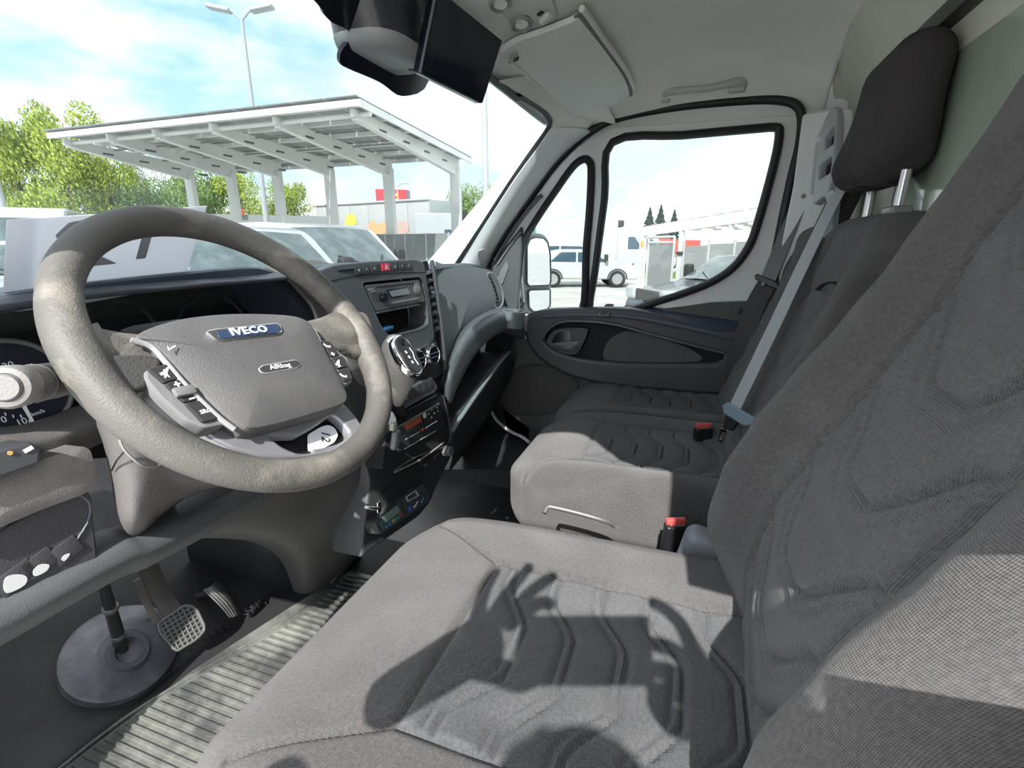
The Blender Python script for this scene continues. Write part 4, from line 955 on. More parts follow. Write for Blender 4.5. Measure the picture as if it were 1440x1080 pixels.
def gear():
    P = PCON
    t = thing('gear_lever', 'stubby silver gear lever with an oval button top beside the climate knobs', 'gear lever', tuple(P.wp(570, 520)))
    R = []
    for (x, y), yy, rx, ry in (((560, 566), .575, 7, 8), ((562, 552), .555, 12, 12), ((564, 537), .535, 17.5, 17), ((563, 519), .515, 23, 19), ((561, 503), .50, 24, 17), ((557, 488), .495, 20, 12), ((554, 479), .495, 12, 6), ((553.5, 474), .495, 3, 1.5)):
        c = U(x, y, 'y', yy); dep = (c-CAM).dot(DV)/FPX; X = (P.A*.80+P.B*.60).normalized()
        ax_ = (U(555, 474, 'y', .495)-U(562, 562, 'y', .575)).normalized(); X = (RV*.88+UV*.35); X = (X-ax_*X.dot(ax_)).normalized(); Y = ax_.cross(X)
        R.append([c+X*(rx*dep*cos(k*2*pi/28))+Y*(rx*.95*dep*sin(k*2*pi/28)) for k in range(28)])
    m = mat('lever_grip_silver', (.48, .46, .43), .40, metal=.15, bump=(900, .3), var=(30, (.56, .54, .50), .4, .7))
    g = loft('grip', R, m, t, ang=70)
    N = Vector((.10, -.80, .60)); PT = Pl(U(574, 500, 'y', .455), N)
    oo = sm2(PT.pxs([(553, 476), (559, 471), (566, 474), (577, 487), (588, 504), (594, 519), (591, 528), (582, 527), (571, 517), (560, 500), (554, 486)]), 4)
    plate('top_rim', [oo], PT, .016, chrome, t, h=.003, bev=.004, res=3)
    o = plate('top_face', [inset(oo, .0045)], PT, .003, mat('lever_face_black', (.006, .006, .007), .35, spec=.25), t, h=.0042, bev=.0008)
    dr = Vector(PT.px(585, 515))-Vector(PT.px(562, 482)); an = math.atan2(dr.y, dr.x)
    for x, y in ((568.5, 497), (573, 504), (577.5, 511)): box('printed_window', (*PT.px(x, y), .0045), (.0052, .0046, .0004), white_mark, o, P=PT, rot=(0, 0, an), r=0)
    tube('printed_line', [PT.wp(573, 491, .0048), PT.wp(578, 498, .0048), PT.wp(580, 506, .0048), PT.wp(586, 515, .0048)], .0006, white_mark, o, n=5)
    a_, b_ = PT.px(564, 483); ri = [PT.w(a_+.0055*cos(q), b_+.0055*sin(q), .005) for q in [2*pi*k/20 for k in range(22)]]
    loft('release_ring', tube_rings(ri, .0012, 6), gloss_black, o)
    tube('gaiter', [U(560, 590, 'y', .62), U(560, 562, 'y', .575)], [.020, .011], black, t)
gear()
def tacho():
    P = PCON.off(.008)
    t = thing('tachograph', 'black tachograph with orange display above the lower shelf', 'tachograph', tuple(P.wp(590, 600)))
    face = [(550, 606), (617, 566), (624, 590), (628, 604), (560, 640)]
    plate('faceplate', [rnd(P.pxs([(552, 606), (617, 569), (627, 602), (562, 636)]), .003)], P, .03, mat('tacho_plastic', (.022, .024, .027), .35), t, bev=.001)
    tube('top_edge', [P.wp(552, 605, 0), P.wp(617, 568, 0)], .0028, mat('tacho_edge', (.14, .15, .155), .35), t, n=8)
    plate('display', [P.pxs([(567, 597), (591, 584), (593, 593), (571, 605)])], P, .001, mat('orange_display', (.38, .075, .025), .4), t, h=.0012)
    plate('display_frame', [rnd(P.pxs([(564, 596), (592, 581), (596, 594), (570, 609)]), .002)], P, .001, gloss_black, t, h=.0006)
    M = P.mat()
    a, b = P.px(596.5, 584); plate('oval_button', [circ(a, b, .0055, 20, .0075)], P, .003, mat('button_white', (.6, .62, .62), .4), t, h=.003, bev=.001)
    for dx, dy in ((0, -6), (0, 5), (-4, 0), (4, -1)):
        box('arrow_key', (*P.px(606+dx, 582+dy), .002), (.004, .004, .003), grey_mark, t, P=P, r=.001)
    for x, y in ((614, 573), (615, 578)): box('side_key', (*P.px(x, y), .002), (.003, .003, .003), grey_mark, t, P=P, r=.001)
    lathe('red_key', [(0, 0), (.004, 0), (.004, .003), (0, .003)], M @ Matrix.Translation((*P.px(593, 604), .001)), mat('small_red', (.5, .05, .05), .4), t, n=14)
    tube('card_slot_edge', [P.wp(598, 602, .0005), P.wp(614, 592, .0005)], .0012, white_mark, t, n=6)
    tube('card_slot_edge', [P.wp(570, 618, .0005), P.wp(590, 607, .0005)], .001, grey_mark, t, n=6)
    tube('card_slot_edge', [P.wp(568, 632, .0005), P.wp(612, 606, .0005)], .001, grey_mark, t, n=6)
tacho()
def fridge():
    P = Pl(PCON.wp(566, 716, .002), (-.22, -1, .34))
    t = thing('temperature_recorder', 'dark two-part temperature recorder with green display low on the console', 'recorder', tuple(P.wp(566, 716)))
    case = mat('recorder_case', (.045, .052, .055), .45)
    out = [(528, 738), (530, 732), (560, 708), (592, 682), (597, 682), (606, 697), (604, 705), (580, 722), (540, 750), (535, 751)]
    plate('case', [rnd(P.pxs(out), .004)], P, .04, case, t, bev=.002)
    plate('left_panel', [rnd(P.pxs([(532, 734), (560, 711), (568, 724), (539, 746)]), .002)], P, .004, mat('recorder_face', (.05, .075, .075), .35), t, h=.003, bev=.001)
    plate('right_panel', [rnd(P.pxs([(564, 708), (591, 686), (601, 700), (572, 721)]), .002)], P, .004, mat('recorder_face_dark', (.035, .04, .05), .35), t, h=.003, bev=.001)
    plate('display', [P.pxs([(535, 727), (557, 711), (562, 719), (541, 735)])], P, .001, mat('green_lcd', (.13, .20, .16), .25), t, h=.0042)
    plate('printer_door', [rnd(P.pxs([(568, 699), (583, 689), (588, 697), (572, 706)]), .002), rnd(P.pxs([(570.5, 699.5), (582, 691.5), (585.5, 697), (573.5, 703.5)]), .001)], P, .002, mat('printer_frame', (.30, .32, .33), .4), t, h=.005, bev=.0006)
    for k, c in enumerate(((.05, .25, .6), (.05, .25, .6), (.55, .50, .08), (.05, .35, .25), (.35, .06, .08))):
        x, y = 541.5+k*5.2, 741-k*3.9
        if k == 0: text('logo_letter', 'A', P, P.px(x, y), .008, mat('logo_blue', (.1, .45, .7), .4), t, h=.0045, rot=.5); continue
        a, b = P.px(x, y)
        plate('coloured_key', [rnd([(a-.004, b-.003), (a+.004, b-.003), (a+.004, b+.004), (a-.004, b+.004)], .0015), rnd([(a-.0028, b-.0018), (a+.0028, b-.0018), (a+.0028, b+.0028), (a-.0028, b+.0028)], .0008)], P, .001, mat('key_colour_%d' % k, c, .4), t, h=.0046)
    a, b = P.px(575, 715.5); lathe('round_badge', [(0, 0), (.0058, 0), (.0058, .0008), (0, .0008)], P.mat() @ Matrix.Translation((a, b, .0036)), mat('badge_blue', (.04, .10, .42), .3), t, n=20)
    text('recorder_lettering', 'Therm', P, P.px(583, 709.8), .0072, white_mark, t, h=.0042, rot=.50)
    text('recorder_lettering', 'print', P, P.px(592, 703.2), .0072, mat('logo_blue', (.1, .45, .7)), t, h=.0042, rot=.50)
    # ignition-like chrome lever beside it
    k = thing('chrome_lever', 'small chrome lever left of the temperature recorder', 'lever', tuple(PCON.wp(517, 712, .01)))
    tube('stem', [PCON.wp(511, 712, .004), PCON.wp(516, 713, .018), PCON.wp(521, 712, .022)], .0048, chrome, k, n=12)
    rbox('paddle', (.012, .006, .026), .003, mat('lever_steel', (.5, .5, .52), .2, metal=1), k, axis(PCON.wp(521, 711, .022), (.1, 0, 1)), .01)
fridge()
def passenger_dash():
    t = thing('passenger_dash_panel', 'smooth grey airbag panel with shelf and cup holder on the passenger side', 'dash panel', (.45, .7, .8))
    P = Pl((.45, .650, .95), (-.07, -1, .22))
    out = [(613, 373), (622, 371), (660, 374), (688, 380), (700, 392), (707, 412), (704, 424), (690, 436), (665, 452), (645, 470), (632, 490), (626, 515), (623, 500), (619, 440)]
    gp = mat('airbag_panel_grey', (.16, .18, .19), .5, bump=(800, .2))
    pillow('airbag_panel', sm2(P.pxs(out), 3), P, .0, .012, gp, t, skirt=.06, rings=7, c=P.px(658, 415))
    e = [P.wp(x, y, -.004) for x, y in ((611, 374), (613, 390), (616, 430), (621, 480), (625, 520), (626, 545))]
    tube('panel_shoulder', e, .007, dash_dark, t, sm=3)
    # end vent beside the door
    PE = Pl(P.wp(696, 405, .012), (-.45, -1, .1))
    plate('end_vent_opening', [rnd(PE.pxs([(685, 390), (689, 389), (696, 404), (701, 424), (698, 428), (692, 412)]), .003)], PE, .003, matte_black, t, h=.004)
    for k in range(6): box('vent_slat', (*PE.px(688.5+k*1.9, 395+k*5.6), .0055), (.012, .003, .004), mat('slat_grey', (.12, .13, .135), .4), t, P=PE, rot=(0, 0, -.2), r=.0008)
    e = [PE.wp(x, y, .004) for x, y in ((684, 386), (692, 385), (700, 396), (706, 414), (705, 428), (697, 433), (690, 418), (685, 398))]
    loft('vent_rim', tube_rings([*smooth(e, 4), e[0]], .0035, 8), mat('rim_pale_grey', (.22, .24, .25), .4), t)
    # arched shelf lip: from the cup holder down to the console
    crest = [(748, 478), (741, 458), (728, 447), (708, 446), (685, 455), (662, 474), (645, 500), (633, 530), (628, 560)]
    def C(x, y, yy): return U(x, y, 'y', yy)
    ys = [.60, .57, .56, .56, .565, .57, .575, .58, .59]
    r0 = [C(x, y, yy+.075)+Vector((0, 0, -.004)) for (x, y), yy in zip([(752, 470), (744, 450), (732, 438), (706, 430), (678, 440), (653, 458), (636, 484), (626, 515), (624, 545)], ys)]
    r1 = [C(x, y, yy+.01) for (x, y), yy in zip([(750, 474), (743, 453), (730, 442), (707, 440), (682, 449), (658, 468), (641, 495), (630, 525), (626, 555)], ys)]
    r2 = [C(x, y, yy) for (x, y), yy in zip([(748, 482), (739, 464), (726, 456), (706, 456), (688, 465), (667, 484), (650, 510), (636, 540), (630, 566)], ys)]
    r3 = [C(x, y, yy+.008) for (x, y), yy in zip([(744, 492), (735, 476), (722, 468), (706, 466), (690, 474), (671, 492), (655, 516), (640, 545), (632, 566)], ys)]
    r4 = [p+Vector((0, .05, .004)) for p in r3]
    patch('shelf_arch', [r0, r1, r2, r3, r4], mat('shelf_arch_plastic', (.12, .135, .145), .42, bump=(700, .25)), t, n=5, th=.004)
    # shelf interior and back
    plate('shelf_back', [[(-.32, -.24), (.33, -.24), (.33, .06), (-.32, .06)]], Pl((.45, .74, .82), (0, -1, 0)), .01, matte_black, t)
    r0 = [C(x, y, yy) for x, y, yy in ((716, 492, .60), (700, 508, .592), (680, 534, .585), (660, 562, .58), (645, 584, .58), (634, 604, .59))]
    r1 = [p+Vector((0, .14, -.02)) for p in r0]
    r2 = [C(x, y, yy-.006) for x, y, yy in ((717, 497, .60), (703, 514, .592), (684, 541, .585), (664, 569, .58), (649, 591, .58), (636, 611, .59))]
    patch('shelf_floor', [r1, r0], dash_dark, t, n=5, th=.004)
    tube('shelf_lip', [a.lerp(b, .5) for a, b in zip(r0, r2)], .0068, mat('shelf_lip_sheen', (.24, .27, .28), .38), t, sq=.8, sm=5, n=10)
    tube('shelf_end', [C(742, 486, .605), C(734, 500, .60), C(722, 500, .60), C(716, 494, .60)], .007, dash_dark, t, sm=4)
    # lower dark panel to the floor
    r3 = [C(x, y, yy) for x, y, yy in ((735, 505, .62), (705, 545, .62), (688, 575, .62), (668, 602, .62), (650, 622, .62), (636, 640, .62))]
    r4 = [C(x, y, yy) for x, y, yy in ((728, 540, .72), (702, 566, .74), (684, 592, .76), (664, 622, .76), (646, 644, .76), (630, 664, .76))]
    r2b = [p+Vector((0, .006, -.003)) for p in r2]
    patch('lower_panel', [r2b, r3, r4], mat('lower_dash_plastic', (.028, .030, .033), .5, bump=(500, .2)), t, n=5, th=.004)
    tube('panel_crease', [C(697, 546, .615), C(680, 566, .615), C(664, 588, .615)], .0012, dash_grey, t, n=6, sm=3)
    # cup holder ring and well
    c = U(722, 438, 'y', .545); M = axis(c, (0, -.1, 1))
    lathe('cup_holder', [(.030, -.05), (.031, .0), (.034, .003), (.038, .002), (.039, -.004), (.036, -.05)], M, mat('cup_rim_grey', (.17, .19, .20), .38), t, n=32)
    lathe('cup_well', [(0, -.048), (.031, -.048), (.031, -.012), (.0, -.012)], M, matte_black, t, n=24)
    # body filling behind the cup holder up to the door
    patch('end_fill', [[Vector((.70, .66, .99)), Vector((.775, .68, .96)), Vector((.80, .70, .90))], [Vector((.69, .64, .90)), Vector((.765, .64, .88)), Vector((.795, .66, .84))], [Vector((.70, .62, .83)), Vector((.77, .60, .80)), Vector((.795, .62, .74))], [Vector((.68, .64, .74)), Vector((.76, .62, .68)), Vector((.79, .66, .60))]], dash_dark, t, n=4)
passenger_dash()
# ================================================================== STEERING WHEEL AND COLUMN
PW = Pl((-.480, .502, .967), (-.016, -.769, .639))
def wheel():
    t = thing('steering_wheel', 'worn grey four-spoke steering wheel with airbag cover and silver lower trim', 'steering wheel', tuple(PW.O))
    R0, r0 = .1835, .0178
    # rim with thicker grips where the spokes join
    n = 120; rings = []
    ga, gb = [math.atan2(*reversed(PW.px(*p))) for p in ((95, 500), (525, 500))]
    for i in range(n):
        a = 2*pi*i/n
        k = max(math.exp(-((math.atan2(sin(a-g), cos(a-g)))/.30)**2) for g in (ga, gb))
        rr = r0*(1+.10*k); rad = Vector((cos(a), sin(a)))
        c = PW.w(rad.x*(R0-.002*k), rad.y*(R0-.002*k), 0); X = PW.A*rad.x+PW.B*rad.y
        rings.append([c+X*(rr*cos(2*pi*j/18))+PW.N*(rr*1.05*sin(2*pi*j/18)) for j in range(18)])
    loft('rim', rings, wheel_m, t, loop=True, ang=80)
    PM = PW.off(-.012)
    # side spokes: swelling arms from rim to hub
    def arm(pts, wid, nm='spoke', m=wheel_m):
        P_ = [PW.off(p[2]).wp(*p[:2]) for p in pts]
        rg = []
        for i, p in enumerate(P_):
            tt = (P_[min(i+1, len(P_)-1)]-P_[max(i-1, 0)]).normalized(); b = PW.N.cross(tt).normalized(); w = wid[i]
            rg.append([p+b*(w[0]*cos(2*pi*j/16))+PW.N*(w[1]*sin(2*pi*j/16)) for j in range(16)])
        return loft(nm, rg, m, t, ang=70)
    arm([(88, 470, -.002), (112, 488, -.002), (145, 498, -.005), (185, 500, -.008), (235, 500, -.012)], [(.012, .006), (.034, .0145), (.029, .013), (.026, .012), (.024, .011)])
    arm([(512, 455, -.002), (496, 464, -.002), (470, 474, -.004), (440, 480, -.008), (400, 490, -.012)], [(.014, .008), (.038, .0145), (.035, .013), (.032, .012), (.030, .011)])
    PS_ = PW.off(.006)
    plate('spoke_web', [sm2(PS_.pxs([(92, 466), (125, 474), (158, 480), (195, 477), (215, 488), (232, 505), (208, 548), (192, 566), (168, 552), (140, 532), (112, 520)]), 3)], PS_, .020, wheel_m, t, bev=.007, res=3)
    plate('spoke_web', [sm2(PS_.pxs([(402, 450), (440, 462), (478, 452), (505, 436), (522, 448), (532, 490), (512, 498), (492, 492), (474, 492), (455, 486), (430, 480)]), 3)], PS_, .020, wheel_m, t, bev=.007, res=3)
    plate('grip_inlay', [sm2(PW.off(.012).pxs([(149, 502), (158, 498), (200, 498), (226, 503), (228, 512), (205, 545), (170, 545), (158, 528)]), 3)], PW.off(.012), .016, wheel_grip, t, h=0, bev=.004, res=3)
    # airbag cover
    cov = [(188, 478), (215, 464), (262, 452), (325, 446), (395, 447), (424, 453), (440, 468), (458, 505), (478, 545), (484, 560), (478, 571), (440, 584), (385, 600), (350, 606), (335, 602), (308, 582), (262, 538), (225, 500), (205, 485)]
    PA = PW.off(.012)
    pillow('airbag_cover', sm2(PA.pxs(cov), 4), PA, .006, .012, pad_m, t, skirt=.030, rings=9, pw=3.2, ang=80)
    # raised crease over the cover
    PT = PA.off(.0175)
    # badge and lettering
    b = [(288, 466), (302, 463), (385, 455), (392, 456), (397, 466), (392, 471), (312, 480), (303, 479)]
    PBd = PA.off(.0175)
    bd = plate('maker_badge', [rnd(PBd.pxs(b), .003)], PBd, .006, chrome, t, h=.0015, bev=.0012)
    bi = [(304, 467), (384, 457.5), (389, 459), (392, 466), (388, 469), (314, 477), (307, 475)]
    plate('badge_field', [rnd(PBd.pxs(bi), .002)], PBd, .001, mat('badge_blue_field', (.03, .05, .10), .15), bd, h=.0022)
    a, c = PBd.px(349, 467); a1, c1 = PBd.px(320, 470); an = math.atan2(c-c1, a-a1)
    text('badge_lettering', 'IVECO', PBd, (a, c), .0128, mat('badge_letters', (.55, .62, .75), .3), bd, h=.0030, rot=an, sx=1.22, t=.001, off=.00035, sp=1.12)
    ab = [(362, 519), (368, 514), (414, 506), (420, 508), (422, 514), (418, 518), (374, 526), (367, 525)]
    pl_ = plate('airbag_plate', [rnd(PBd.pxs(ab), .002)], PBd, .004, mat('plate_edge_silver', (.5, .5, .5), .35, metal=.5), t, h=.001, bev=.0006)
    plate('plate_field', [rnd(inset(rnd(PBd.pxs(ab), .002), .0013), .001)], PBd, .0006, mat('plate_field_dark', (.04, .04, .042), .4), pl_, h=.0014)
    a, c = PBd.px(393, 516); a1, c1 = PBd.px(372, 519.5); an2 = math.atan2(c-c1, a-a1)
    text('plate_lettering', 'AIRbag', PBd, (a, c), .0088, mat('plate_letters', (.6, .6, .6), .4), pl_, h=.0018, rot=an2, sx=1.15)
    ho = [PBd.px(*p) for p in ((238, 484), (241, 488), (243, 485), (249, 482.5), (249, 484.5), (243, 487), (240, 490), (238.5, 487))]
    plate('horn_mark', [ho], PBd, .0006, white_mark, t, h=-.0035)
    # pale bead along the left and right edges of the cover
    bead = mat('bead_silver', (.32, .32, .33), .35, metal=.3)
    tube('cover_bead', [PW.off(.016).wp(x, y) for x, y in ((184, 478), (212, 487), (232, 508), (262, 543), (305, 585), (330, 604))], .0030, bead, t, sm=4, n=8)
    tube('cover_bead', [PW.off(.016).wp(x, y) for x, y in ((404, 448), (428, 454), (442, 466), (450, 482))], .0026, bead, t, sm=4, n=8)
    # switch pads
    def pad(nm, out, pcs, marks, hh, ev=0):
        Pp = PW.off(hh)
        o = plate(nm, [rnd(Pp.pxs(out), .004)], Pp, .022, mat('pad_silver_grey', (.17, .17, .175), .35), t, bev=.003)
        for q in pcs: plate('pad_button', [rnd(Pp.pxs(q), .002)], Pp, .005, mat('pad_button_dark', (.035, .034, .036), .3, bump=(500, .1)), o, h=.0035, bev=.001)
        for (x, y, kind) in marks:
            a, b = Pp.px(x, y)
            if kind == 'minus': box('mark', (a, b, .0038), (.006, .0015, .0004), white_mark, o, P=Pp, r=0)
            elif kind == 'plus': box('mark', (a, b, .0038), (.006, .0015, .0004), white_mark, o, P=Pp, r=0); box('mark', (a, b, .0038), (.0015, .006, .0004), white_mark, o, P=Pp, r=0)
            elif kind == 'phone': plate('mark', [rnd([(a-.005, b+.004), (a-.003, b+.0045), (a-.001, b), (a+.004, b-.002), (a+.005, b), (a+.004, b-.004), (a-.001, b-.003), (a-.004, b)], .001)], Pp, .0004, white_mark, o, h=.0039)
            elif kind == 'mute': plate('mark', [[(a-.005, b-.001), (a-.002, b-.001), (a+.001, b-.005), (a+.001, b+.005), (a-.002, b+.002), (a-.005, b+.002)]], Pp, .0004, white_mark, o, h=.0039); plate('mark', [[(a+.001, b+.004), (a+.005, b+.006), (a+.006, b+.005), (a-.003, b-.005), (a-.004, b-.004)]], Pp, .0004, white_mark, o, h=.004)
            else: text('mark', kind, Pp, (a, b), .0065, white_mark, o, h=.0038, rot=an)
        return o, Pp
    o, Pp = pad('left_switch_pad', [(202, 524), (206, 519), (235, 511), (244, 514), (312, 588), (318, 596), (288, 602), (262, 592), (224, 558), (204, 534)],
        [[(206, 521), (236, 513), (254, 533), (229, 541)], [(230, 542), (255, 534), (283, 563), (257, 568)], [(258, 569), (284, 564), (308, 590), (284, 596)]],
        [(231, 528, 'mute'), (247, 543, 'plus'), (268, 563, 'minus'), (287, 581, 'SRC')], .014)
    box('roller', (*Pp.px(256, 554), .005), (.020, .010, .006), mat('roller_grey', (.16, .16, .165), .3), o, P=Pp, rot=(0, 0, an), r=.002)
    tube('pad_rim', [PW.off(.006).wp(x, y) for x, y in ((203, 527), (206, 538), (240, 574), (283, 600))], .0028, mat('pad_silver_grey', (.17, .17, .175)), t, sm=3, n=8)
    pad('right_switch_pad', [(446, 480), (452, 477), (466, 480), (478, 495), (490, 503), (496, 537), (484, 542), (478, 540), (462, 506)],
        [[(450, 480), (463, 482), (474, 500), (464, 503)], [(465, 505), (480, 502), (487, 517), (473, 520)], [(474, 522), (488, 519), (494, 534), (482, 538)]],
        [(458, 488, 'phone'), (466, 500, 'plus'), (474, 514, 'mute'), (481, 530, 'phone')], .014)
    # silver lower trim with its opening
    P2 = PW.off(-.004)
    out = [(262, 592), (290, 600), (318, 597), (330, 606), (346, 607), (400, 598), (470, 573), (484, 565), (505, 590), (512, 602), (512, 612), (502, 624), (470, 638), (440, 643), (400, 645), (370, 643), (330, 632), (300, 618)]
    hol = [(378, 612), (420, 612), (445, 598), (468, 582), (478, 590), (492, 606), (490, 616), (470, 628), (440, 636), (420, 637), (398, 628)]
    plate('lower_trim', [rnd(P2.pxs(out), .006), rnd(P2.pxs(hol), .006)], P2, .016, silver, t, bev=.004, res=2)
    P3 = PW.off(-.028)
    plate('hub_back', [rnd(P3.pxs([(300, 560), (480, 540), (495, 590), (470, 628), (400, 640), (340, 620)]), .01)], P3, .02, black, t)
    e = [P2.off(-.006).wp(x, y) for x, y in ((470, 580), (496, 604), (496, 615), (474, 630), (440, 638))]
    tube('trim_step', e, .0045, silver, t, sm=4, n=8)
    # number sticker inside the opening
    P4 = PW.off(-.016)
    s = plate('number_sticker', [rnd(P4.pxs([(432, 612), (452, 600), (462, 598), (470, 602), (475, 612), (470, 622), (452, 632), (433, 636)]), .004)], P4, .0008, paper_m, t, h=.001)
    a, b = P4.px(456.5, 615)
    d = Vector(P4.px(461, 625))-Vector(P4.px(460, 607)); text('sticker_number', '12', P4, (a, b), .017, ink, s, h=.0016, rot=math.atan2(d.y, d.x))
    # hub and column behind
    R = []
    for h, r in ((-.030, .055), (-.055, .060), (-.075, .050)): R.append([PW.w(r*1.15*cos(2*pi*k/24), r*sin(2*pi*k/24)-.01, h) for k in range(24)])
    loft('hub', R, black, t)
    return t
wheel()
def column():
    t = thing('steering_column', 'dusty grey lower steering column cover tapering down behind the wheel', 'column cover', (-.48, .62, .85))
    rows = [[U(x, y, 'y', yy) for x, y, yy in r] for r in (
        [(136, 585, .66), (142, 578, .60), (170, 590, .575), (240, 640, .575), (300, 670, .59), (345, 676, .63)],
        [(136, 598, .67), (145, 602, .605), (180, 620, .58), (235, 655, .58), (285, 678, .60), (328, 682, .65)],
        [(146, 628, .68), (157, 638, .61), (190, 655, .585), (230, 672, .588), (262, 686, .61), (290, 690, .66)],
        [(156, 670, .70), (164, 690, .63), (185, 700, .60), (214, 705, .60), (238, 705, .62), (262, 700, .67)],
        [(160, 700, .72), (168, 728, .65), (184, 736, .62), (205, 733, .62), (222, 722, .64), (244, 714, .70)],
        [(166, 720, .76), (174, 748, .70), (186, 757, .68), (200, 752, .68), (212, 742, .69), (232, 724, .74)])]
    patch('lower_cover', rows, shroud_m, t, n=6, th=.004, ang=80)
    tube('cover_seam', [U(168, 618, 'y', .577), U(176, 634, 'y', .575), U(196, 652, 'y', .572), U(214, 657, 'y', .575), U(225, 653, 'y', .577)], .0014, mat('seam_highlight', (.26, .25, .24), .4), t, n=6, sm=4)
    tube('cover_seam', [U(176, 634, 'y', .576), U(164, 648, 'y', .59), U(157, 662, 'y', .615)], .0010, black, t, n=6, sm=3)
    box('column_body', (-.49, .68, .90), (.10, .16, .10), black, t, rot=(-.7, 0, 0), r=.02)
    # left stalk
    s = thing('light_stalk', 'dark light stalk with a round pale end knob left of the wheel', 'stalk', tuple(U(60, 540, 'y', .56)))
    A = U(8, 545, 'y', .500); B = U(120, 528, 'y', .62); ax = (B-A).normalized(); L = (B-A).length
    M = axis(A, ax)
    lathe('barrel', [(.0150, .016), (.0158, .018), (.0162, .045), (.0165, .046), (.0165, .048), (.0162, .049), (.0168, .085), (.015, L)], M, mat('stalk_dark', (.085, .082, .078), .5, bump=(500, .3)), s, n=28)
    lathe('band', [(.0166, .012), (.0172, .014), (.0172, .020), (.0166, .022)], M, mat('stalk_band', (.16, .155, .15), .4), s, n=28)
    lathe('band', [(.0160, .047), (.01675, .048), (.01675, .0505), (.0160, .051)], M, mat('stalk_band', (.16, .155, .15)), s, n=28)
    lathe('end_knob', [(0, -.004), (.0095, -.004), (.0105, -.002), (.011, 0), (.0115, -.001), (.0155, 0), (.0175, .004), (.0172, .014)], M, mat('stalk_pale_knob', (.17, .165, .16), .5, bump=(500, .2)), s, n=30)
    P = Pl(U(64, 520, 'y', .555)+Vector((0, -.004, .004)), (-.2, -.75, .6))
    a, b = P.px(64, 521)
    c = plate('lamp_symbol', [circ(a, b, .0036, 16, .0028), circ(a, b, .0022, 16, .0016)], P, .0005, white_mark, s, h=.003)
    box('lamp_symbol_bar', (a-.005, b, .003), (.004, .004, .0005), white_mark, s, P=P, r=0)
    # right stalk end showing under the wheel
    r = thing('wiper_stalk', 'pale grey stalk tip showing just right of the lower wheel rim', 'stalk', tuple(U(550, 600, 'y', .53)))
    rw = rbox('paddle', (.030, .014, .040), .006, mat('wiper_stalk_grey', (.16, .18, .19), .4), r, axis(U(556, 618, 'y', .545), (.15, -.1, 1), (1, .3, 0)), .008)
    rbox('tip', (.020, .010, .016), .003, mat('tip_cream', (.45, .44, .38), .5), r, axis(U(553, 600, 'y', .54), (.3, 0, 1), (1, .2, 0)), .008)
    tube('arm', [U(552, 600, 'y', .545), U(535, 610, 'y', .60)], .008, black, r)
    plate('guard', [rnd([(-.014, -.018), (.010, -.020), (.018, -.004), (.012, .016), (-.010, .018)], .006)], Pl(U(548, 590, 'y', .56), (-.4, -1, .3)), .010, mat('guard_grey', (.13, .145, .155), .4), r, bev=.003)
column()
